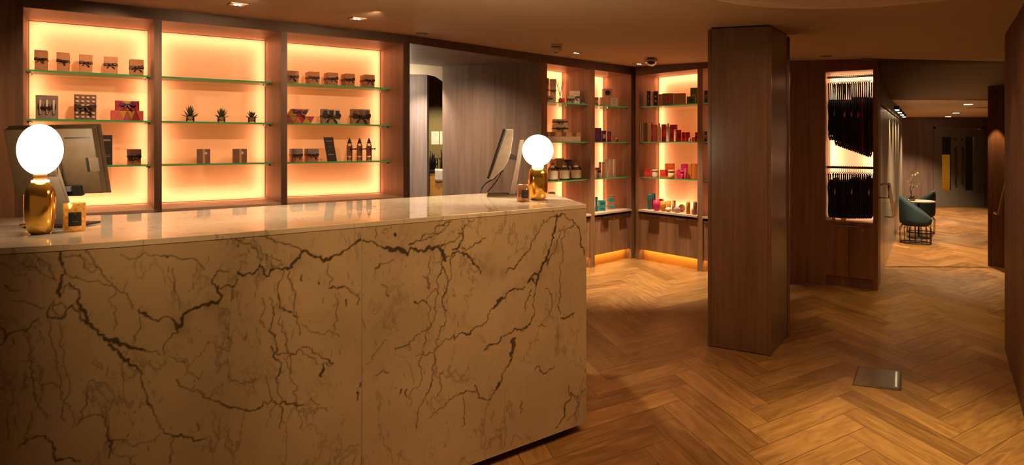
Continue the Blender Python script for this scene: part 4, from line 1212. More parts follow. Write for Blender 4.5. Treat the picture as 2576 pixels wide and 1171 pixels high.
L, a, w, h = place(UA, 824, 848, 345.5, SHZ[2], .37)
t = thing('menu_card', 'charcoal card leaning sideways on the lower right shelf', 'card', L, a)
M = Matrix.Shear('XZ', 4, (0, 0)) if False else Matrix(((1, 0, -.13, 0), (0, 1, .12, 0), (0, 0, 1, 0), (0, 0, 0, 1)))
MB().box(-w/2, w/2, 0, .006, 0, h, 0, M).build('board', CHARC, t, .001)
MB().box(-w*.3, w*.3, -.001, .001, h*.82, h*.86, 0, M).box(-w*.3, w*.3, -.001, .001, h*.26, h*.31, 0, M).box(-w*.34, w*.34, -.001, .001, h*.60, h*.61, 0, M).build('printed_text', GREYB, t)
for k, (x0, x1) in enumerate(((872.6, 886), (898, 911), (922, 934.5))):
    L, a, w, h = place(UA, x0, x1, 348, SHZ[2], .39)
    t = thing('dropper_bottle', ['clear bottle with brown label and bow, nearest the leaning card', 'middle clear bottle with brown label and bow, lower right shelf', 'clear bottle with brown label and bow, nearest the right side panel'][k], 'bottle', L, a, 'bow-tied bottles on the lower right shelf')
    r = w/2
    MB().lathe([(r*.96, 0), (r, .004), (r, h*.66), (r*.9, h*.72), (r*.5, h*.76), (r*.5, h*.80)], 18).build('bottle_body', JARG, t)
    MB().lathe([(r*.80, .008), (r*.80, h*.16)], 16).build('liquid', PALE, t)
    MB().lathe([(r*1.02, h*.22), (r*1.02, h*.66)], 18, cap=False).build('label', KRAFT_D, t)
    MB().lathe([(r*.95, h*.77), (r*.95, h*.80), (r*.62, h*.82), (r*.55, h*.9), (r*.28, h*.94), (r*.22, h)], 14).build('cap', CHARC, t)
    bb = bow(t, w*1.3, h*.52, -r, name='bow', tails=False); bb.location.x = r*.9

# ---- cabinets C (facing roughly to the room)
RC = .12
def item(U, px0, px1, yt, zs, v, name, label, cat, fn, group=None, rot=RC, d=None, **k):
    L, a, w, h = place(U, px0, px1, yt, zs, v, rot, d)
    t = thing(name, label, cat, L, a, group)
    fn(t, w, h)
    return t, w, h, L
S0, S1, S2 = SHC
def fc(m, lm, kind='label', l2=None, d=None):
    return lambda t, w, h: carton(t, w, d or min(w, .11), h, m, lm, kind, l2)
def fg(m, lid, rib=None, d=None, lidh=.3):
    return lambda t, w, h: gift_box(t, w, d or min(w*.9, .11), h, m, lid, rib, lidh=lidh)
def fb(m, cap, lm=None, shape='tall', lz=(.2, .62)):
    return lambda t, w, h: bottle(t, w/2, h, m, cap, lm, shape, lz)
item(UC, 1371, 1381, 197, S0, .20, 'gift_box', 'tall slim tan carton tied at the top, against the left upright', 'gift box', fg(TAN, TAN_D))
item(UC, 1384, 1399, 199, S0, .21, 'gift_box', 'tall wide tan carton tied at the top, second from the left upright', 'gift box', fg(TAN, TAN))
item(UC, 1372, 1379, 241, S0, .07, 'carton', 'small grey carton in front of the tall tan cartons', 'carton', fc(GREYB, CHARC))
item(UC, 1380, 1391, 241, S0, .08, 'gift_box', 'small pale gift box in front of the tall tan cartons', 'gift box', fg(PALE, TAN))
def diffuser(t, w, h):
    r = .022
    MB().lathe([(r*.95, 0), (r, .005), (r, .05), (r*.5, .062), (r*.5, .07)], 18).build('bottle_body', AMBERG, t)
    MB().lathe([(r*.85, .008), (r*.85, .03)], 16).build('liquid', RED_D, t)
    for q in range(7):
        a = q*.9; rr = .055 + .006*(q % 3)
        MB().tube([(-.3*rr*math.cos(a), -.3*rr*math.sin(a), .02), (rr*math.cos(a), rr*math.sin(a)*.8, h*(.85 + .03*(q % 4)))], .0022, 5).build('reed', CHOC, t)
item(UC, 1401, 1417, 194, S0, .22, 'reed_diffuser', 'reed diffuser with dark sticks on the top shelf beside the tan cartons', 'diffuser', diffuser)
item(UC, 1411, 1421, 248, S0, .10, 'candle_jar', 'small red glass candle in front of the reed diffuser', 'candle', fb(RED, RED_D, None, 'tumbler'))
item(UC, 1434, 1459, 229, S0, .30, 'gift_box', 'pale square gift box behind the tan one on the top shelf', 'gift box', fg(PALE, PALE, d=.05), d=.05)
item(UC, 1427, 1446, 243, S0, .05, 'gift_box', 'tan gift box with a dark bow in front of the pale square box', 'gift box', fg(TAN_D, TAN, d=.04), d=.04)
item(UC, 1463, 1471, 250, S0, .05, 'gift_box', 'small dark-ribboned box at the right end of the top shelf row', 'gift box', fg(GREYB, CHARC, d=.04), d=.04)
# bay 2 top
item(UC, 1497, 1506, 245, S0, .16, 'carton', 'small brown carton against the middle upright, top shelf', 'carton', fc(KRAFT_D, TAN))
t, w, h, L = item(UC, 1511, 1533, 245, S0, .20, 'carton', 'peach carton under the taller peach one, top shelf', 'carton', fc(PEACH, TAN, d=.08))
item(UC, 1518, 1540, 223, S0 + h + .001, .21, 'carton', 'peach carton with a small dark emblem on top of the stack', 'carton', fc(PEACH, CHARC, 'disc', d=.075))
item(UC, 1536, 1555, 246, S0, .10, 'carton', 'white carton with a dark mark beside the peach stack', 'carton', fc(PALE, CHARC, 'lines', d=.07))
# shelf 2
def flatbox(t, w, h):
    d = .20
    MB().box(-w/2, w/2, 0, d, 0, h*.55).build('box_base', PALE, t, .002)
    MB().box(-w/2 - .002, w/2 + .002, -.002, d + .002, h*.55, h).build('lid', TAN, t, .003)
    for q in range(3): MB().box(-w*.42 + q*w*.32, -w*.42 + q*w*.32 + w*.14, -.003, d + .003, h*.56, h + .001).build('band', KRAFT_D, t)
t, w, h, L = item(UC, 1379, 1462, 333, S1, .05, 'gift_box', 'long flat gift box with striped brown lid, second shelf', 'gift box', flatbox, rot=None)
t2, w2, h2, L2 = item(UC, 1391, 1430, 315, S1 + h + .002, .12, 'gift_box', 'tan ribboned gift box resting on the long striped box', 'gift box', fg(TAN, TAN, d=.10))
item(UC, 1392, 1429, 300, S1 + h + h2 + .004, .125, 'gift_box', 'topmost tan ribboned gift box above the long striped box', 'gift box', fg(TAN, KRAFT, d=.095))
item(UC, 1497, 1513, 322, S1, .20, 'carton', 'tall plum carton against the middle upright, second shelf', 'carton', fc(PLUM, MAGENTA, 'vband'))
item(UC, 1502, 1510, 333, S1, .07, 'bottle', 'plum bottle standing in front of the tall plum carton', 'bottle', fb(PLUM, CHARC, None, 'tall'))
item(UC, 1515, 1525, 329, S1, .18, 'carton', 'violet carton beside the tall plum carton', 'carton', fc(PLUM, PALE, 'label'))
item(UC, 1527, 1537, 331, S1, .17, 'bottle', 'violet tube bottle on the right of the violet carton', 'bottle', fb(PLUM, PLUM, MAGENTA, 'tube'))
item(UC, 1541, 1547, 344, S1, .12, 'bottle', 'tiny amber vial on the second shelf near the corner', 'bottle', fb(AMBER, BRASS, None, 'tall'))
item(UC, 1549, 1555, 347, S1, .16, 'bottle', 'tiny violet vial nearest the corner post, second shelf', 'bottle', fb(PLUM, BRASS, None, 'jar'))
# shelf 3
item(UC, 1384, 1398, 401, S2, .30, 'gift_box', 'pink-tinged gift box behind the first glass flask', 'gift box', fg(PEACH, PEACH))
item(UC, 1398, 1420, 399, S2, .33, 'gift_box', 'tan gift box behind the middle glass flask', 'gift box', fg(TAN_D, TAN_D))
item(UC, 1421, 1440, 402, S2, .36, 'carton', 'dark carton behind the right glass flask', 'carton', fc(CHARC, GREYB))
for k, (x0, x1) in enumerate(((1378, 1404), (1408, 1433), (1437, 1462))):
    item(UC, x0, x1, 409, S2, .14 + .02*k, 'glass_flask', ['round-shouldered glass flask with cream label, nearest the globe lamp', 'middle round-shouldered glass flask with cream label', 'round-shouldered glass flask with cream label, nearest the middle upright'][k], 'bottle', fb(JARG, KRAFT_D, CREAM, 'shoulder', (.08, .55)), 'glass flasks on the third shelf')
item(UC, 1381, 1397, 484, S2 - .345, .20, 'carton', 'flat tan carton low in the left bay behind the brass lamp', 'carton', fc(TAN, KRAFT_D, d=.08))
for k, (x0, x1, y, v) in enumerate(((1497, 1508, 422, .22), (1503, 1511, 428, .05))):
    item(UC, x0, x1, y, S2, v, 'jar', ['small brown-lidded jar against the middle upright, third shelf', 'small dark jar in front at the middle upright, third shelf'][k], 'jar', fb([PALE, GREYB][k], [KRAFT_D, CHARC][k], None, 'jar'))
for k, (x0, x1) in enumerate(((1506, 1513), (1514, 1521))):
    item(UC, x0, x1, 408, S2, .20, 'bottle', ['peach tube bottle left of its twin, third shelf', 'peach tube bottle right of its twin, beside the white bottles'][k], 'bottle', fb(PEACH, TAN_D, None, 'tube'), 'peach tubes on the third shelf')
for k, x0 in enumerate((1521.5, 1531, 1541)):
    item(UC, x0, x0 + 9, 401, S2, .12 + .05*k, 'bottle', ['white tube bottle next to the peach tubes', 'middle white tube bottle of the three', 'white tube bottle nearest the corner, third shelf'][k], 'bottle', fb(WHITE, WHITE, GREYB if k == 9 else PALE, 'tube'), 'white tubes on the third shelf')
# deck of bay 2
item(UC, 1497, 1504, 496, ZDC, .14, 'bottle', 'dark teal bottle half hidden by the middle upright', 'bottle', fb(TEAL, CHARC, None, 'tube'))
t, w, h, L = item(UC, 1507, 1524, 520, ZDC, .12, 'carton', 'turquoise cube carton at the bottom of its pair', 'carton', fc(TEAL_L, TEAL, 'label', d=.08))
item(UC, 1508, 1524, 505, ZDC + h + .001, .122, 'carton', 'turquoise cube carton stacked on its twin', 'carton', fc(TEAL_L, TEAL, 'label', d=.075))
t, w, h, L = item(UC, 1529, 1547, 510, ZDC, .20, 'jar', 'cream and turquoise jar at the bottom of the jar stack', 'jar', fb(PALE, PEACH, TEAL_L, 'jar', (.1, .6)))
item(UC, 1527, 1545, 490, ZDC + h + .001, .20, 'jar', 'cream and turquoise jar on top of the jar stack', 'jar', fb(PALE, PEACH, TEAL_L, 'jar', (.1, .6)))

# ---- cabinet R
RR = -.32
def ir(x0, x1, y, z, v, name, label, cat, fn, group=None): return item(UR, x0, x1, y, z, v, name, label, cat, fn, group, RR)
ir(1627, 1637, 229, S0, .10, 'carton', 'tall black carton at the left of the corner cabinet top shelf', 'carton', fc(CHARC, GREYB, 'dots'))
ir(1638.5, 1642.5, 231, S0, .10, 'carton', 'thin pale carton between the two dark cartons', 'carton', fc(PALE, TAN))
ir(1643.5, 1655, 230, S0, .10, 'carton', 'tall dark brown carton with two pale dots', 'carton', fc(CHOC, PALE, 'dots'))
ir(1656, 1665, 237, S0, .10, 'carton', 'narrow peach carton beside the dotted one', 'carton', fc(PEACH, TAN))
ir(1666, 1694, 235, S0, .10, 'carton', 'square grey-brown carton with a large coral disc', 'carton', fc(GREYB, CORAL, 'disc', KRAFT_D, .09))
ir(1696, 1724, 235, S0, .10, 'carton', 'square peach carton with a round ornament', 'carton', fc(PEACH, TAN, 'disc', PEACH, .09))
ir(1728, 1748, 243, S0, .10, 'carton', 'low green carton on the corner cabinet top shelf', 'carton', fc(GREEN, GREEN_D, 'disc', None, .08))
ir(1737, 1754, 221, S0, .22, 'carton', 'tall green carton behind the low green one', 'carton', fc(GREEN, TAN, 'disc', None, .08))
ir(1772, 1780, 228, S0, .06, 'carton', 'dark carton on the top shelf right beside the pillar', 'carton', fc(CHOC, GREYB, d=.03))
# second shelf
for k, (x0, x1, lab) in enumerate(((1609.5, 1617.5, 'brown carton at the far left of the second shelf'), (1619, 1628.5, 'brown carton beside the first white tube'))):
    ir(x0, x1, 310, S1, .12, 'carton', lab, 'carton', fc([TAN_D, KRAFT_D][k], CHARC, 'vband', d=.035))
ir(1629.5, 1638, 310, S1, .08, 'bottle', 'tall tan tube bottle after the brown cartons', 'bottle', fb(TAN, PALE, None, 'tube'))
ir(1638.5, 1641.5, 309, S1, .14, 'carton', 'thin dark carton behind the tall tan tube', 'carton', fc(KRAFT_D, TAN))
ir(1641, 1653.5, 314, S1, .16, 'carton', 'rose carton on the second shelf', 'carton', fc(CORAL, PALE, 'lines'))
ir(1654, 1663.5, 309, S1, .07, 'bottle', 'white nozzle bottle in front of the rose carton', 'bottle', fb(PALE, WHITE, None, 'tall'))
ir(1664, 1676, 313, S1, .16, 'carton', 'dark red carton between the white nozzle bottles', 'carton', fc(RED_D, RED))
ir(1676, 1685.5, 309, S1, .07, 'bottle', 'white nozzle bottle in front of the dark red cartons', 'bottle', fb(WHITE, WHITE, None, 'tall'))
ir(1685, 1703, 314, S1, .24, 'carton', 'wide dark red carton at the back of the second shelf', 'carton', fc(RED_D, RED, 'band'))
ir(1686, 1695, 325, S1, .12, 'carton', 'bright red carton in front of the wide dark red one', 'carton', fc(RED, RED_D))
ir(1695.5, 1702, 326, S1, .06, 'bottle', 'short tan tube bottle before the red cartons', 'bottle', fb(TAN, PALE, None, 'tube'))
ir(1703, 1713.5, 327, S1, .12, 'carton', 'bright red carton after the short tan tube', 'carton', fc(RED, RED_D))
ir(1715, 1724, 333, S1, .12, 'carton', 'short red carton left of its twin', 'carton', fc(RED, MAGENTA, 'band'))
ir(1725, 1735, 333, S1, .12, 'carton', 'short red carton right of its twin', 'carton', fc(RED, MAGENTA, 'vband'))
ir(1732.5, 1738.5, 345, S1, .05, 'bottle', 'tiny white bottle in front of the short red cartons', 'bottle', fb(PALE, WHITE, None, 'shoulder'))
ir(1741, 1745.5, 346, S1, .08, 'bottle', 'tiny red vial left of its twin', 'bottle', fb(RED, RED_D, None, 'jar'))
ir(1746.5, 1751, 345, S1, .08, 'bottle', 'tiny red vial right of its twin', 'bottle', fb(RED, RED_D, None, 'jar'))
ir(1748.5, 1755, 333, S1, .18, 'carton', 'red carton against the right upright', 'carton', fc(RED, RED_D))
ir(1772, 1778, 331, S1, .06, 'carton', 'slim dark carton on the second shelf right beside the pillar', 'carton', fc(CHARC, TAN, d=.03))
# third shelf
ir(1621, 1636, 426, S2, .12, 'carton', 'low red carton at the left of the third shelf', 'carton', fc(RED, CORAL))
ir(1640.5, 1656, 427, S2, .07, 'jar', 'white jar with a flat lid on the third shelf', 'jar', fb(PALE, TAN, CREAM, 'jar'))
t, w, h, L = ir(1660, 1679, 428, S2, .13, 'carton', 'low orange carton under the upper orange one', 'carton', fc(ORANGE, RED, d=.09))
ir(1673, 1696, 412, S2 + h + .001, .15, 'carton', 'orange carton perched on the low orange one', 'carton', fc(ORANGE, CORAL, 'band', d=.08))
ir(1681.5, 1697, 428, S2, .05, 'jar', 'tan ribbed jar in front of the orange cartons', 'jar', fb(TAN, TAN_D, None, 'jar'))
ir(1699.5, 1703, 428, S2, .08, 'carton', 'thin coral carton right of the tan jar', 'carton', fc(CORAL, RED))
ir(1704, 1711.5, 427, S2, .10, 'carton', 'short magenta carton, first of the magenta group', 'carton', fc(MAGENTA, RED))
ir(1713, 1730, 413, S2, .16, 'carton', 'tall magenta carton at the back of the magenta group', 'carton', fc(MAGENTA, PINK, 'label', d=.08))
ir(1712, 1721, 430, S2, .07, 'jar', 'magenta jar in front of the tall magenta carton', 'jar', fb(MAGENTA, PINK, None, 'jar'))
ir(1722, 1728, 425, S2, .07, 'bottle', 'pink tube in front of the tall magenta carton', 'bottle', fb(PINK, MAGENTA, None, 'tube'))
ir(1731.5, 1744.5, 412, S2, .12, 'carton', 'amber carton right of the magenta group', 'carton', fc(AMBER, ORANGE, 'vband'))
ir(1746.5, 1755, 412, S2, .12, 'carton', 'orange and tan carton against the right upright, third shelf', 'carton', fc(ORANGE, TAN, 'vband'))
# deck : candles and soaps
def pillar_candle(m, m2=None):
    def f(t, w, h):
        r = w/2
        MB().lathe([(r, 0), (r, h*.86), (r*.8, h*.93), (.0001, h*.94)], 18).build('wax', m, t)
        MB().tube([(0, 0, h*.93), (.001, 0, h)], .002, 5).build('wick', CHARC, t)
        if m2: MB().lathe([(r*1.03, h*.6), (r*1.03, h*.9), (r*.6, h*.97), (.0001, h*.97)], 18, cap=False).build('wrap', m2, t)
    return f
ir(1629, 1638.5, 486, ZDC, .12, 'pillar_candle', 'tall teal candle at the left of the corner cabinet base', 'candle', pillar_candle(TEAL))
ir(1640, 1649.5, 485, ZDC, .17, 'pillar_candle', 'tall dark red candle with a teal top', 'candle', pillar_candle(RED_D, TEAL))
ir(1643, 1661, 505, ZDC, .07, 'bowl_candle', 'bright magenta round candle', 'candle', fb(MAGENTA, None, None, 'bowl'))
ir(1658, 1669, 501, ZDC, .24, 'bowl_candle', 'small red round candle behind the amber bowl', 'candle', fb(RED, None, None, 'bowl'))
ir(1661, 1677, 507, ZDC, .07, 'bowl_candle', 'amber bowl candle beside the magenta one', 'candle', fb(AMBER, None, None, 'bowl'))
ir(1677.5, 1688, 506, ZDC, .16, 'tumbler_candle', 'amber tumbler candle behind the amber bowl', 'candle', fb(AMBER, None, None, 'tumbler'))
ir(1690, 1700, 505, ZDC, .14, 'tumbler_candle', 'brown tumbler candle in the middle of the base', 'candle', fb(KRAFT, None, None, 'tumbler'))
def soap(m, sz=.4):
    def f(t, w, h):
        MB().sphere((0, w*.35, h*.5), w*.5, 18, 10, 0, h/w, 1, .7).build('bar', m, t)
        MB().box(-w*.18, w*.18, w*.30, w*.40, h*.985, h*1.0).build('stamp', TAN, t)
    return f
ir(1673, 1689, 522, ZDC, .03, 'soap', 'pale oval soap in front of the tumbler candles', 'soap', soap(PALE))
ir(1694, 1712, 521, ZDC, .06, 'soap', 'grey oval soap right of the brown tumbler', 'soap', soap(GREYB))
ir(1706, 1724, 515, ZDC, .20, 'soap', 'orange oval soap lying behind the grey one', 'soap', soap(PEACH))
ir(1726.5, 1736.5, 505, ZDC, .06, 'pillar_candle', 'tall amber candle near the right upright', 'candle', pillar_candle(AMBER))
ir(1744, 1754, 505, ZDC, .09, 'pillar_candle', 'tall brown candle against the right upright', 'candle', pillar_candle(KRAFT_D))
ir(1739, 1747, 521, ZDC, .02, 'egg_candle', 'small rose egg candle between the two tall candles', 'candle', lambda t, w, h: (MB().sphere((0, w*.4, h*.5), h*.5, 16, 10, 0, 1, w/h, w/h).build('wax', PEACH, t), MB().tube([(0, w*.4, h*.98), (0, w*.4, h*1.12)], .002, 5).build('wick', CHARC, t)))

# ------------------------------------------------------------------ garments in the wardrobe
def garment(root, top, L, wid, m, m2=None, strap=True, loops=True, seed=0):
    rs = random.Random(seed)
    # hanger : hook over the rail and a bar
    hk = [(0, .0135 * math.sin(q), .0155 * math.cos(q)) for q in np.linspace(-2.2, 1.6, 8)] if False else None
    pts = []
    for q in range(9):
        an = math.radians(-150 + q * 37)
        pts.append((0, -.019 * math.cos(an), .019 * math.sin(an) ))
    pts = [(0, .0185 * math.sin(math.radians(t)), .0185 * math.cos(math.radians(t))) for t in range(-120, 141, 26)]
    pts += [(0, .004, -.035), (0, 0, -.05)]
    hz = -.05
    MB().tube(pts, .0022, 5).tube([(0, -wid*.5, hz - .03), (0, 0, hz), (0, wid*.5, hz - .03)], .003, 5).build('hanger', CHARC, root)
    zt = -top
    rows = [(0, .55), (.06, .9), (.2, 1.0), (.45, .78), (.62, .85), (.82, .95), (.95, .75), (1.0, .45)]
    th = [.004, .0065, .0078, .0065, .007, .0068, .005, .003]
    vs, fs = [], []; seg = 10
    for (t, k), h in zip(rows, th):
        z = zt - t * L; sw = rs.uniform(-.001, .001)
        for i in range(seg):
            a = 2 * PI * i / seg
            vs.append((h * math.cos(a) * (1 + .4*math.sin(3*a)) + sw, wid * .5 * k * math.sin(a), z))
    for j in range(len(rows) - 1):
        for i in range(seg):
            k = (i + 1) % seg; fs.append([j*seg+i, (j+1)*seg+i, (j+1)*seg+k, j*seg+k])
    fs.append(list(range(seg))); fs.append([len(vs)-seg+i for i in range(seg)][::-1])
    MB().add(vs, fs, 0, True).build('cloth_body', m, root)
    if strap:
        for sg in (-1, 1):
            s = MB()
            s.ribbon([(0, sg*wid*.38, hz - .022), (.002, sg*wid*.36, (hz + zt)/2), (0, sg*wid*.30, zt - .03)], .014, (1, .2, 0), .0012)
            s.build('strap', m, root)
    if loops:
        for sg in (-1, 1):
            s = MB()
            zb = zt - L*.93
            s.ribbon([(0, sg*wid*.34, zb), (.004, sg*wid*.32, zb - .05), (.004, sg*wid*.16, zb - .085), (0, sg*wid*.06, zb - .04)], .016, (1, 0, 0), .0012)
            s.build('tie', m if rs.random() < .6 else CLOTH3, root)
    if m2 is not None:
        MB().lathe([(.0085, -.001), (.0085, .002)], 10, sx=1.0, sy=4.5).build('printed_patch', m2, root).matrix_local = Matrix.Translation((0.0, -wid*.42, zt - L*.33)) @ Matrix.Rotation(PI/2, 4, 'X')
onames = ['first', 'second', 'third', 'fourth', 'fifth', 'sixth', 'seventh', 'eighth', 'ninth', 'tenth', 'eleventh', 'twelfth', 'thirteenth', 'fourteenth', 'fifteenth', 'sixteenth', 'seventeenth', 'eighteenth', 'nineteenth', 'twentieth']
nU = 20
for k in range(nU):
    u = a_ = ud[1][1] + .034 + (ud[2][0] - ud[1][1] - .068) * k / (nU - 1)
    P = UD.at(u, RV)
    ytop = 250 - (6 if k > 10 else 0)
    bot = 352 if k < 3 else 366 + (k - 3) * 2.1
    if k == nU - 1: bot = 384
    top = ZR1 - (CAMZ + (HY - ytop) / F * (P.y - .08)); end = ZR1 - (CAMZ + (HY - bot) / F * (P.y - .08))
    acc = {8: (PEACH, 'peach floral patch'), 11: (CORAL, 'coral patch'), 14: (RED, 'red patch'), 16: (CLOTH4, 'crimson side'), 3: (GREYB, 'grey print')}.get(k)
    lab = 'black strapped garment, %s from the left on the upper clothes rail' % onames[k]
    if acc: lab = 'black strapped garment with %s, %s from the left on the upper rail' % (acc[1], onames[k])
    t = thing('hanging_garment', lab, 'garment', (P.x, P.y, ZR1), UD.ang - .17 + rnd(-.015, .015), 'garments on the upper rail')
    garment(t, top, end - top - .05, .25 + rnd(-.03, .02), [CLOTH, CLOTH, CLOTH2, CLOTH3][k % 4] if k != 16 else CLOTH4, acc[0] if acc else None, True, True, k)
nL = 20
for k in range(nL):
    u = ud[1][1] + .034 + (ud[2][0] - ud[1][1] - .068) * k / (nL - 1)
    P = UD.at(u, RV)
    top = ZR2 - (CAMZ + (HY - (452 + rnd(-5, 6))) / F * (P.y - .08)); end = ZR2 - (CAMZ + (HY - 553) / F * (P.y - .10))
    t = thing('hanging_garment', 'long dark garment, %s from the left on the lower clothes rail' % onames[k], 'garment', (P.x, P.y, ZR2), UD.ang - .15 + rnd(-.015, .015), 'garments on the lower rail')
    garment(t, top, min(end - top, ZR2 - top - ZDa - .015), .24 + rnd(-.03, .02), [CLOTH, CLOTH2, CLOTH, CLOTH3][k % 4] if k != 0 else CLOTH2, [None, None, None, TAN, None, None, None, None][k % 8], True, False, 40 + k)
for k, (x0, x1, lab, m_) in enumerate(((2078, 2090, 'folded pale card at the left of the wardrobe base', PALE), (2092, 2101, 'small coral tag standing on the wardrobe base', CORAL), (2115, 2128, 'folded tan card near the middle of the wardrobe base', TAN))):
    L, a, w, h = place(UD, x0, x1, 549, ZDa, .02)
    t = thing('folded_card', lab, 'card', L, a)
    MB().add([(-w/2, 0, 0), (w/2, 0, 0), (w/2, .018, .035), (-w/2, .018, .035)], [[0, 1, 2, 3]]).build('front_leaf', m_, t).modifiers.new('t', 'SOLIDIFY').thickness = .001
    MB().add([(-w/2, .036, 0), (w/2, .036, 0), (w/2, .018, .035), (-w/2, .018, .035)], [[0, 1, 2, 3]]).build('back_leaf', m_, t).modifiers.new('t', 'SOLIDIFY').thickness = .001
# ------------------------------------------------------------------ globe lamps
NECKM = plain('aged_brass_neck', (.34, .15, .035), .5, .5)
def globe_lamp(label, X, Y, rb, hb, rg, zc, sz):
    t = thing('table_lamp', label, 'lamp', (X, Y, CT), 0, 'brass globe lamps on the counter')
    z = hb
    MB().lathe([(.0001, .0), (rb*.62, .001), (rb*.72, .006), (rb*.86, z*.10), (rb*.97, z*.28), (rb, z*.5), (rb*1.0, z*.70), (rb*.93, z*.84), (rb*.78, z*.93), (rb*.56, z*.985), (rb*.50, z)], 40).build('base', BRASS, t)
    MB().lathe([(rb*.60, z - .003), (rb*.58, z + .004), (rb*.40, z + .006)], 32).build('glow_ring', LAMPGLOW, t)
    zb = zc - CT - rg*sz
    MB().lathe([(rb*.44, z + .006), (rb*.44, zb + .012)], 28).build('neck', NECKM, t)
    MB().sphere((0, 0, zc - CT), rg, 40, 24, 0, sz).build('globe', GLOBE, t)
    return t
def on_top(px, py): 
    t = (CAMZ - CT) * F / (py - HY); return (px - CX) / F * t, t
X, Y = on_top(100, 588)
globe_lamp('brass lamp with large white egg globe at the left end of the counter', X + .002, Y, 32.5/F*Y, .197, 48/F*Y, CAMZ + (HY - 377)/F*Y, 1.335)
X, Y = on_top(1353, 503)
globe_lamp('brass lamp with round white globe at the right end of the counter', X, Y, 25.5/F*Y, .198, 39/F*Y, CAMZ + (HY - 379)/F*Y, 1.02)

# ------------------------------------------------------------------ candles
AMB2, nt, out = newmat('flecked_amber_glass')
tc = N(nt, 'ShaderNodeTexCoord'); vo = N(nt, 'ShaderNodeTexVoronoi'); vo.inputs['Scale'].default_value = 55
nt.links.new(tc.outputs['Object'], vo.inputs[0])
bsdf(nt, out, ramp(nt, vo.outputs[0], [(.25, (.62, .26, .03)), (.6, (.85, .46, .10))]), .14, .35, Emission_Color=(1, .35, .04, 1), Emission_Strength=.12)
def desk_candle(label, px, py, r, h, yaw, mat):
    X, Y = on_top(px, py)
    t = thing('candle', label, 'candle', (X, Y, CT), yaw)
    MB().lathe([(.0001, 0), (r*.94, .0), (r, .004), (r, h), (r*.90, h), (r*.90, h*.80), (.0001, h*.79)], 32).build('glass', mat, t)
    MB().lathe([(r*.88, h*.72), (r*.88, h*.80), (.0001, h*.80)], 24).build('wax', CREAM, t)
    n = 8; vs, fs = [], []
    for i in range(n + 1):
        a = -PI/2 + (i / n - .5) * 1.15
        for zz in (h*.20, h*.70): vs.append((r*1.015*math.cos(a), r*1.015*math.sin(a), zz))
    for i in range(n): fs.append([2*i, 2*i+2, 2*i+3, 2*i+1])
    lb = MB().add(vs, fs, 0, True).build('label', CHARC, t)
    b = MB()
    for zz, ww in ((.36, .5), (.62, .10)):
        vs = []
        for i in range(5):
            a = -PI/2 + (i / 4 - .5) * ww
            for z2 in (h*zz, h*(zz + (.012 if ww > .2 else .04))): vs.append((r*1.025*math.cos(a), r*1.025*math.sin(a), z2))
        b.add(vs, [[2*i, 2*i+2, 2*i+3, 2*i+1] for i in range(4)])
    b.build('printed_mark', BRASS, lb)
    MB().tube([(0, 0, h*.79), (.001, 0, h*.9)], .0018, 5).build('wick', CHARC, t)
    return t
desk_candle('flecked amber glass candle with black label beside the left lamp', 187, 581, .0375, .107, .66, AMB2)
desk_candle('smoky glass candle with black label beside the right lamp', 1316, 507, .0365, .099, .35, plain('rose_smoked_glass', (.50, .24, .12), .12, .5))

# ------------------------------------------------------------------ left monitor (rear seen)
X, Y = on_top(150, 571)
mon = thing('monitor', 'large dark monitor seen from behind at the left end of the counter', 'monitor', (X, Y, CT))
pb = Vector(((162 - CX)/F*2.66, 2.66, CAMZ + (HY - 490)/F*2.66)) - Vector((X, Y, CT))
pt = Vector(((132 - CX)/F*2.60, 2.60, CAMZ + (HY - 315)/F*2.60)) - Vector((X, Y, CT))
up = (pt - pb); Hs = up.length; up.normalize()
rt = Vector((1, .0, 0)); rt = (rt - up * rt.dot(up)).normalized(); nb = rt.cross(up)      # towards the viewer = rear side
MM = Matrix((rt, -nb, up)).transposed().to_4x4(); MM.translation = pb
W2 = .381 / 2
hs = MB()
def plate(b, x0, x1, z0, z1, y0, y1, ch, mat=0):
    vs = [(x0, y1, z0), (x1, y1, z0), (x1, y1, z1), (x0, y1, z1), (x0+ch, y0, z0+ch), (x1-ch, y0, z0+ch), (x1-ch, y0, z1-ch), (x0+ch, y0, z1-ch)]
    b.add([MM @ Vector(p) for p in vs], [[0, 1, 2, 3], [7, 6, 5, 4], [0, 4, 5, 1], [1, 5, 6, 2], [2, 6, 7, 3], [3, 7, 4, 0]], mat)
plate(hs, -W2, W2, 0, Hs, -.004, .014, .006)
plate(hs, -W2 + .006, W2 - .006, .006, Hs - .006, -.030, -.003, .005)
hs.build('housing', TAUPE, mon, .003)
b = MB(); plate(b, -W2 + .004, W2 - .004, .004, Hs - .004, .0135, .0155, 0); b.build('screen', BLACK, mon)
def mm(px, py):   # point of the rear face under a pixel
    d0 = Vector(((px - CX)/F, 1, (HY - py)/F)); o0 = Vector((0, 0, CAMZ)) - Vector((X, Y, CT))
    q = pb + nb * .031
    s = (q - o0).dot(nb) / d0.dot(nb)
    return MM.inverted() @ (o0 + d0 * s)
a_, c_ = mm(162, 350), mm(225, 346)
MB().box(a_.x, c_.x, -.032, -.028, c_.z - .0035, c_.z + .0015, 0, MM).build('vent_slot', BLACK, mon)
a_, c_ = mm(221, 432), mm(246, 397)
g = MB().box(a_.x, c_.x, -.0315, -.028, a_.z, c_.z, 0, MM).build('cable_pocket', plain('pocket_plastic', (.17, .115, .065), .5), mon)
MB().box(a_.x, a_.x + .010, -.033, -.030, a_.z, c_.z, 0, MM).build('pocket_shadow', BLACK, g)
a_, c_ = mm(100, 494), mm(206, 466)
MB().box(a_.x, c_.x, -.040, -.02, .003, c_.z, 0, MM).build('port_cover', BLACK, mon, .003)
a_, c_ = mm(170, 480), mm(184, 467)
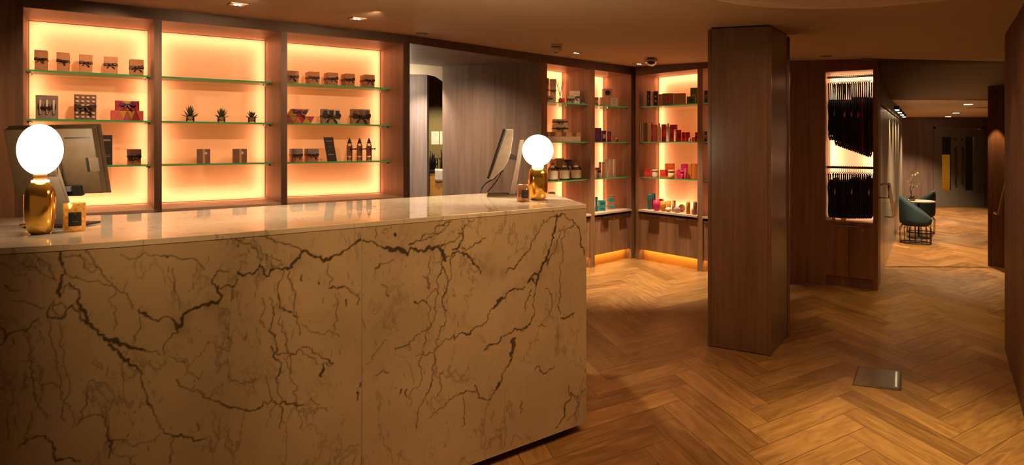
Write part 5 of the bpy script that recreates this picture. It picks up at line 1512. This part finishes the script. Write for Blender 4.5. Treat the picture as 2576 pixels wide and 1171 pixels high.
MB().box(a_.x, c_.x, -.052, -.038, a_.z, c_.z, 0, MM).build('plug', plain('grey_violet_plug', (.20, .17, .24), .5), mon, .002)
nk = MM @ Vector((.0, -.03, Hs*.42))
MB().box(nk.x - .035, nk.x + .035, nk.y - .035, nk.y, nk.z - .035, nk.z + .035).build('mount', TAUPE, mon, .004)
MB().add([(nk.x - .018, nk.y - .045, nk.z + .05), (nk.x + .018, nk.y - .045, nk.z + .05), (nk.x + .028, nk.y - .033, nk.z + .05), (nk.x - .028, nk.y - .033, nk.z + .05),
          (-.045, .02, .006), (.045, .02, .006), (.045, .035, .006), (-.045, .035, .006)], [[0, 1, 5, 4], [1, 2, 6, 5], [2, 3, 7, 6], [3, 0, 4, 7], [3, 2, 1, 0], [4, 5, 6, 7]]).build('stand_column', SILVER, mon)
MB().box(-.115, .085, -.045, .13, 0, .008).build('stand_foot', BLACK, mon, .003)
fx = on_top(46, 576); fx2 = on_top(70, 545)
MB().tube([(-.115, .05, .012), (fx[0] - X + .01, fx[1] - Y + .02, .012), (fx[0] - X + .005, fx[1] - Y + .0, .012), (-.09, -.03, .012)], .006, 8).build('foot_bar', BRASS, mon)
pl_ = MM @ Vector((mm(177, 482).x, -.05, .012))
MB().tube([pl_, pl_ + Vector((-.005, -.01, -.05)), pl_ + Vector((-.05, .02, -.075)), (.03, .03, .02)], .0035, 6).build('cable', BLACK, mon)

# ------------------------------------------------------------------ right monitor (side on)
Xr, Yr = on_top(1265, 491)
m2 = thing('monitor', 'monitor seen edge-on beside the right globe lamp', 'monitor', (Xr, Yr, CT))
def sp(px, py, Yp=None):
    Yp = Yp or Yr - .02
    return (px - CX)/F*Yp - Xr, CAMZ + (HY - py)/F*Yp - CT
def extr(pts, y0, y1, name, m, parent, bev=.002, skew=None):
    P = [sp(*p) for p in pts]
    a = sum(P[i][0]*P[(i+1) % len(P)][1] - P[(i+1) % len(P)][0]*P[i][1] for i in range(len(P)))
    if a < 0: P = P[::-1]
    n = len(P); f = lambda y: (Yr + y) / (Yr - .02)
    vs = [(x + y0*(-.012), y0, z) for x, z in P] + [(x + y1*(-.012), y1, z) for x, z in P]
    fs = [list(range(n)), list(range(n, 2*n))[::-1]] + [[i, n+i, n+(i+1) % n, (i+1) % n] for i in range(n)]
    return MB().add(vs, fs).build(name, m, parent, bev)
extr([(1226, 446), (1231, 448), (1272, 328), (1266, 325)], -.17, .20, 'screen', BLACK, m2)
extr([(1232, 448), (1240, 449), (1253, 436), (1266, 424), (1278, 404), (1284, 386), (1290, 347), (1291, 327), (1273, 327)], -.168, .198, 'housing', SILVER, m2, .004)
extr([(1282, 386), (1299, 394), (1300, 404), (1276, 400)], -.02, .05, 'arm', BLACK, m2)
extr([(1308, 353), (1319, 352), (1296, 489), (1281, 489)], -.03, .06, 'stand_column', SILVER, m2, .003)
x0 = (1226 - CX)/F*Yr - Xr; x1 = (1304 - CX)/F*Yr - Xr
MB().box(x0, x1, -.085, .10, 0, .007).build('stand_foot', TAUPE, m2, .003)
for pts in (((1262, 418), (1258, 432), (1244, 450), (1222, 462), (1212, 474), (1208, 487)), ((1264, 420), (1258, 440), (1250, 455), (1238, 470), (1226, 484))):
    P = [(sp(*p)[0], .02, max(sp(*p)[1], .006)) for p in pts]
    MB().tube(P, .0042, 7).build('cable', BLACK, m2)
MB().box(*(sorted((sp(1252, 0)[0], sp(1266, 0)[0]))), .0, .03, sp(0, 434)[1], sp(0, 422)[1]).build('cable_clip', BLACK, m2, .002)

# ------------------------------------------------------------------ hall furniture : tub chairs, table, orchid
def tub_chair(label, X, Y, ang, s=1.0):
    t = thing('tub_chair', label, 'armchair', (X, Y, 0), ang, 'tub chairs round the hall table')
    r0, zs = .222*s, .30*s
    n = 40; vs, fs = [], []
    def top(a):     # high at the back, low at the front
        c = (1 + math.cos(a)) / 2
        return zs + (.10 + .36 * c ** .9) * s
    for i in range(n):
        a = 2*PI*i/n; h = top(a)
        for rr, z in ((.165*s, zs - .01), (r0*.97, zs + .02), (r0, zs + .08*s), (r0*1.02, h*.9), (r0*1.0, h), (r0*.86, h), (r0*.80, h*.92), (r0*.76, zs + .12*s)):
            vs.append((rr*math.cos(a), rr*math.sin(a), z))
    for i in range(n):
        k = (i+1) % n
        for j in range(7): fs.append([i*8+j, k*8+j, k*8+j+1, i*8+j+1])
    MB().add(vs, fs, 0, True).build('shell', TEAL_F, t)
    MB().lathe([(r0*.80, zs), (r0*.84, zs + .05*s), (r0*.82, zs + .13*s), (r0*.6, zs + .155*s), (.0001, zs + .16*s)], 28).build('seat_cushion', TEAL_F, t)
    for rr, z, nm in ((.212*s, .012, 'floor_ring'), (.168*s, zs - .012, 'seat_ring')):
        MB().tube([(rr*math.cos(2*PI*i/28), rr*math.sin(2*PI*i/28), z) for i in range(28)], .008 if z < .1 else .006, 6, 0, True).build(nm, DARKM, t)
    for i in range(16):
        a = 2*PI*i/16
        MB().tube([(.212*s*math.cos(a), .212*s*math.sin(a), .012), (.216*s*math.cos(a), .216*s*math.sin(a), zs*.8), (.18*s*math.cos(a), .18*s*math.sin(a), zs)], .0042, 5).build('rod', DARKM, t)
    return t
tub_chair('teal tub chair on a wire base in front of the small round table', (2303 - CX)/F*10.15, 10.15, 2.6, 1.0)
tub_chair('teal tub chair behind the small round table', (2316 - CX)/F*11.35, 11.35, -.6, 1.0)
TX, TY = (2311 - CX)/F*10.72, 10.72
tt = thing('side_table', 'small round white-topped table between the teal chairs', 'table', (TX, TY, 0))
TZ = CAMZ + (HY - 505)/F*TY
MB().lathe([(.235, TZ - .022), (.24, TZ - .012), (.24, TZ - .004), (.235, TZ), (.0001, TZ)], 40).build('table_top', WHITE, tt)
MB().lathe([(.014, .02), (.014, TZ - .02)], 14).build('stem', DARKM, tt)
MB().lathe([(.17, 0), (.17, .012), (.03, .022), (.02, .03)], 32).build('foot', DARKM, tt)
ox, oy = (2293 - CX)/F*TY, TY - .02
orc = thing('potted_orchid', 'white orchid in a dark bowl on the small round table', 'plant', (ox, oy, TZ))
MB().lathe([(.03, 0), (.05, .02), (.055, .05), (.048, .055), (.044, .045), (.0001, .045)], 20).build('bowl', BRONZE, orc)
for k, (dx, hgt) in enumerate(((-.0, .40), (.05, .30))):
    pts = [(.0, 0, .04), (-.03 + dx*.3, .01, hgt*.45), (-.03 + dx, .0, hgt*.8), (.03 + dx, -.01, hgt)]
    MB().tube(pts, .005, 6).build('stem', LEAF, orc)
for k in range(6):
    a = k*1.05
    b = MB(); side = Vector((-math.sin(a), math.cos(a), 0))
    P = [Vector((math.cos(a)*r, math.sin(a)*r, z)) for r, z in ((.01, .045), (.03, .08), (.06, .085), (.085, .06))]
    vs = []
    for p, w in zip(P, (.012, .022, .018, .002)): vs += [p - side*w, p + side*w]
    b.add(vs, [[0, 1, 3, 2], [2, 3, 5, 4], [4, 5, 7, 6]], 0, True).build('leaf', LEAF, orc).modifiers.new('t', 'SOLIDIFY').thickness = .002
fl = [(2287, 447, .038), (2296, 435, .05), (2303, 433, .045), (2282, 452, .035), (2291, 441, .04), (2294, 458, .05), (2303, 463, .045), (2298, 462, .04), (2288, 463, .03)]
for q, (px, py, s) in enumerate(fl):
    c = Vector(((px - CX)/F*oy - ox, -.015 + .006*(q % 3), CAMZ + (HY - py)/F*oy - TZ))
    b = MB()
    for k in range(5):
        a = 2*PI*k/5 + q*.4
        D = Vector((math.cos(a), -.25, math.sin(a))); S = Vector((-math.sin(a), 0, math.cos(a)))
        b.add([c, c + D*s*.6 - S*s*.45, c + D*s*1.25, c + D*s*.6 + S*s*.45], [[0, 1, 2, 3]])
    b.sphere(tuple(c + Vector((0, -.008, 0))), s*.16, 8, 5, 1)
    b.build('blossom', [PETAL, YELL], orc)

# ------------------------------------------------------------------ ceiling fittings
def ceil_thing(name, label, cat, px, py, group=None, rz=0.0, drop=.0):
    p = on_ceil(px, py)
    t = thing(name, label, cat, (p.x, p.y, p.z - drop), rz, group)
    # follow the pitch of the ceiling
    t.rotation_euler = Vector((CB, CC, -1)).normalized().to_track_quat('-Z', 'Y').to_euler()
    return t, p
for px, py, lab in ((598, 10, 'square recessed downlight above the left display bays'), (898, 46, 'square recessed downlight above the right display bay')):
    t, p = ceil_thing('downlight', lab, 'downlight', px, py, 'recessed square downlights')
    s = .058
    MB().box(-s, s, -s, s*.78*-1, -.008, .002).box(-s, s, s*.78, s, -.008, .002).box(-s, -s*.78, -s, s, -.008, .002).box(s*.78, s, -s, s, -.008, .002).build('frame', PEACH, t, .001)
    MB().box(-s*.78, s*.78, -s*.78, s*.78, -.004, .0).build('reflector', PALE, t)
    MB().lathe([(.026, -.0085), (.026, -.004)], 20).build('lens', SPOTGLOW, t)
    MB().lathe([(.007, -.0125), (.007, -.0085)], 10).build('lamp_cap', CHARC, t)
for px, py, lab in ((1450, 132, 'twin-spot downlight beside the ceiling sensor'), (1608, 160, 'twin-spot downlight beside the dome camera')):
    t, p = ceil_thing('twin_downlight', lab, 'downlight', px, py, 'twin-spot downlights')
    MB().box(-.055, .055, -.032, .032, -.006, .002).build('frame', PLASTER, t, .001)
    for sx in (-.021, .021):
        MB().lathe([(.0135, -.0095), (.0135, -.006)], 14, c=(sx, 0)).build('lens', SPOTGLOW, t)
for px, py, lab in ((1062, 84, 'dark recessed round fitting above the passage'), (2078, 141, 'dark recessed round fitting above the wardrobe')):
    t, p = ceil_thing('round_vent', lab, 'ceiling fitting', px, py, 'dark round ceiling fittings')
    MB().lathe([(.055, -.006), (.055, .001), (.045, .001)], 24).build('rim', PLASTER_D, t)
    MB().lathe([(.043, -.0075), (.043, -.003)], 24).build('opening', BLACK, t)
t, p = ceil_thing('smoke_detector', 'white box-shaped ceiling sensor near the passage', 'detector', 1400, 112)
k = p.y / F
MB().lathe([(14.5*k, -6*k), (14.5*k, .002)], 28).build('base_plate', CREAM, t)
MB().lathe([(12*k, -7.5*k), (12*k, -6*k)], 28).build('shadow_gap', CHARC, t)
MB().lathe([(9*k, -19*k), (13.5*k, -16*k), (13.5*k, -7.5*k)], 28).build('housing', CREAM, t)
MB().lathe([(6*k, -24*k), (7.5*k, -22.5*k), (5*k, -19*k)], 20).build('sensor_tip', WHITE, t)
t, p = ceil_thing('dome_camera', 'dome camera with dark bubble on the ceiling above the corner cabinets', 'camera', 1638, 146)
k = p.y / F
MB().lathe([(9*k, -3*k), (9*k, .002)], 24).build('mount', CHARC, t)
MB().lathe([(15*k, -9*k), (18*k, -6*k), (17*k, -3*k)], 30).build('collar', SILVER, t)
MB().sphere((0, 0, -8.5*k), 9.5*k, 20, 12, 0).build('lens_ball', BLACK, t)
MB().lathe([(14*k*math.cos(q*PI/16), -8.5*k - 13*k*math.sin(q*PI/16)) for q in range(0, 9)], 28).build('bubble', glassy('smoked_bubble', (.75, .68, .55)), t)
t, p = ceil_thing('ceiling_cassette', 'broad round ceiling pan above the open floor before the pillar', 'ceiling fitting', 1985, 14)
t.location = (1.72, 3.10, ceil_z(1.72, 3.10))
MB().lathe([(.74, -.045), (.80, -.035), (.80, .0)], 64).build('pan', PLASTER_W, t)
MB().lathe([(.60, -.053), (.64, -.048), (.64, -.04)], 64).build('diffuser', CREAM, t)
# hall ceiling lamps
for k, (px, py, lab) in enumerate(((2436, 262, 'large round downlight in the hall ceiling nearest the brown wall'), (2385, 293, 'small round downlight before the grey double doors'), (2405, 284, 'round downlight beside the hall smoke detector'))):
    Yh = (HC - CAMZ) * F / (HY - py); Xh = (px - CX)/F*Yh
    Yh = min(Yh, 15.4); Xh = (px - CX)/F*Yh
    t = thing('hall_downlight', lab, 'downlight', (Xh, Yh, HC), 0, 'round downlights in the hall')
    r = .06 if k == 0 else .055
    MB().lathe([(r*1.2, -.006), (r*1.2, .001), (r, .001)], 24).build('rim', CREAM, t)
    MB().lathe([(r, -.010), (r, -.005)], 24).build('lens', SPOTGLOW, t)
Yh = 14.2
t = thing('smoke_detector', 'small white smoke detector hanging in the hall ceiling', 'detector', ((2408 - CX)/F*Yh, Yh, HC))
MB().lathe([(.045, -.02), (.05, -.01), (.05, 0)], 20).build('base_plate', WHITE, t)
MB().lathe([(.02, -.045), (.035, -.035), (.035, -.02)], 20).build('sensor_tip', WHITE, t)
Yh = 11.4
t = thing('ceiling_vent', 'dark slot vent in the hall ceiling by the brown wall', 'vent', ((2470 - CX)/F*Yh, Yh, HC))
MB().box(-.16, .16, -.10, .10, -.008, 0).build('frame', CREAM, t, .002)
MB().box(-.13, .13, -.03, .03, -.011, -.004).build('slot', BLACK, t)
# ------------------------------------------------------------------ lights
def spot(loc, target, power, ang, blend=.6, color=(1.0, .72, .42), r=.03):
    l = bpy.data.lights.new('spot_lamp', 'SPOT'); l.energy = power; l.spot_size = math.radians(ang); l.spot_blend = blend
    l.color = color; l.shadow_soft_size = r
    o = bpy.data.objects.new('spot_lamp', l); COL.objects.link(o)
    o.location = loc
    o.rotation_euler = (Vector(target) - Vector(loc)).to_track_quat('-Z', 'Y').to_euler()
    return o
def down(x, y, power, ang, blend=.6, tx=0, ty=0, **k):
    z = ceil_z(x, y) - .085
    return spot((x, y, z), (x + tx, y + ty, 0), power, ang, blend, **k)
WARM = (1.0, .66, .33); WARM2 = (1.0, .60, .24)
# downlights over the working side of the counter, plus two added spots
for px, py in ((598, 10), (898, 46)):
    p = on_ceil(px, py); q = UA.at(UA.su(px - 60, .45), .45); spot((p.x + .25, p.y - .38, p.z - .03), (q.x, q.y, 1.5), 56, 105, .9, (1.0, .60, .32))
q = UA.at(.42, .45); q2 = UA.at(.55, -.55); spot((q2.x, q2.y, ceil_z(q2.x, q2.y) - .05), (q.x, q.y, 1.6), 40, 100, .9, (1.0, .60, .32))  # added spot without a fitting, brightens the left bay
down(-.15, 4.15, 135, 75, .8, color=(1.0, .76, .48))
down(-1.45, 2.98, 80, 75, .8, color=(1.0, .74, .46)); down(-.85, 3.45, 60, 70, .8, color=(1.0, .74, .46))
spot((-3.0, 3.2, 2.45), (-3.9, 4.15, 1.0), 30, 80, .9, (1.0, .5, .22))  # added orange spot, brightens the wall panel left of the cabinet
# twin spots over the corner
p = on_ceil(1450, 132); spot((p.x + .1, p.y - .1, p.z - .04), (p.x + .35, p.y + .25, 0), 420, 62, .7, (1.0, .72, .40))
p = on_ceil(1608, 160); spot((p.x + .02, p.y - .2, p.z - .04), (p.x + .12, p.y - .55, 0), 420, 66, .7, (1.0, .72, .40))
# wash on the front of the counter
spot((-1.25, 1.45, 2.4), (-1.02, 2.44, .84), 62, 50, 1.0, WARM2); spot((-.45, 2.0, 2.4), (-.50, 2.83, .84), 62, 50, 1.0, WARM2)
spot((.22, 2.50, 2.4), (-.06, 3.17, .92), 46, 48, 1.0, WARM2)
# pools on the floor
down(2.05, 3.05, 330, 60, .95, .22, .1, color=(1.0, .72, .29), r=.1)
down(3.75, 5.9, 120, 62, .95, color=(1.0, .66, .22), r=.15)
down(1.05, 4.6, 18, 70, .9, color=(1.0, .55, .22))
down(.75, 3.55, 26, 60, .9, color=(1.0, .48, .18))
# hall
for x, y, e in ((7.6, 9.9, 480), (8.4, 12.4, 560), (9.9, 14.6, 520), (6.4, 9.0, 460)):
    spot((x, y, HC - .03), (x - .2, y, 0), e, 110, .8, (1.0, .66, .36))
Ps, nn2 = stub_pt(2511, 285, .10)
spot(tuple(Ps), (Ps.x - nn2.x * .06, Ps.y - nn2.y * .06, .6), 26, 46, .5, (1.0, .6, .28), .01)
for k in range(4):
    q = ma + d * (2.15 + .95 * k) + nr * .09
    spot((q.x, q.y, 2.03), (q.x - nr.x * .08, q.y - nr.y * .08, 0), 130, 80, .8, WARM)
# stair beyond the doors
pt_ = bpy.data.lights.new('stair_lamp', 'POINT'); pt_.energy = 170; pt_.color = (1.0, .86, .25); pt_.shadow_soft_size = .1
o = bpy.data.objects.new('stair_lamp', pt_); COL.objects.link(o); o.location = (xd1 - .2, FY + .5, 2.1)
# corridor beyond the passage
spot((-1.05, 7.75, 2.5), (-1.25, 8.2, .9), 70, 90, .8, (1.0, .80, .62))
spot((-.85, 6.75, 2.5), (-.75, 7.6, .2), 120, 130, 1.0, (1.0, .66, .42))
spot((-1.15, 9.0, 2.4), (-1.15, 9.5, .9), 120, 110, .8, (1.0, .78, .45))
# overall warm fill
w = bpy.data.worlds.new('warm_room'); scene.world = w; w.use_nodes = True
w.node_tree.nodes['Background'].inputs[0].default_value = (1.0, .50, .20, 1)
w.node_tree.nodes['Background'].inputs[1].default_value = .15
def fill(loc, target, sx, sy, power, color):
    o = area('room_fill', loc, sx, None, power, color, sy)
    o.rotation_euler = (Vector(target) - Vector(loc)).to_track_quat('-Z', 'Y').to_euler()
    return o
fill((1.72, 3.1, ceil_z(1.72, 3.1) - .07), (1.72, 3.1, 0), 1.1, 1.1, 40, (1.0, .58, .26))  # soft fill light added just below the ceiling pan
down(3.05, 4.35, 20, 70, .9, .35, .1, color=(1.0, .52, .26))
spot((4.75, 7.15, 2.34), (4.9, 7.25, 0), 120, 78, .9, (1.0, .66, .24), .15)  # added spot, brightens the floor before the threshold
pt2 = bpy.data.lights.new('band_fill', 'POINT'); pt2.energy = 7; pt2.color = (1.0, .82, .6); pt2.shadow_soft_size = .06  # added point light hidden behind the side panel, brightens the plaster band
o = bpy.data.objects.new('band_fill', pt2); COL.objects.link(o); o.location = (-1.36, 7.75, 2.36)
spot((.95, 6.9, 2.6), (1.0, 8.3, 1.75), 55, 70, .9, (1.0, .66, .36))  # added spot, lifts the goods in the two-bay cabinet
cy = scene.cycles
try:
    cy.max_bounces = 7; cy.diffuse_bounces = 4; cy.glossy_bounces = 4; cy.transmission_bounces = 4; cy.transparent_max_bounces = 10
    cy.caustics_reflective = False; cy.caustics_refractive = False
    cy.sample_clamp_indirect = 4.0
    cy.use_denoising = True
except Exception: pass
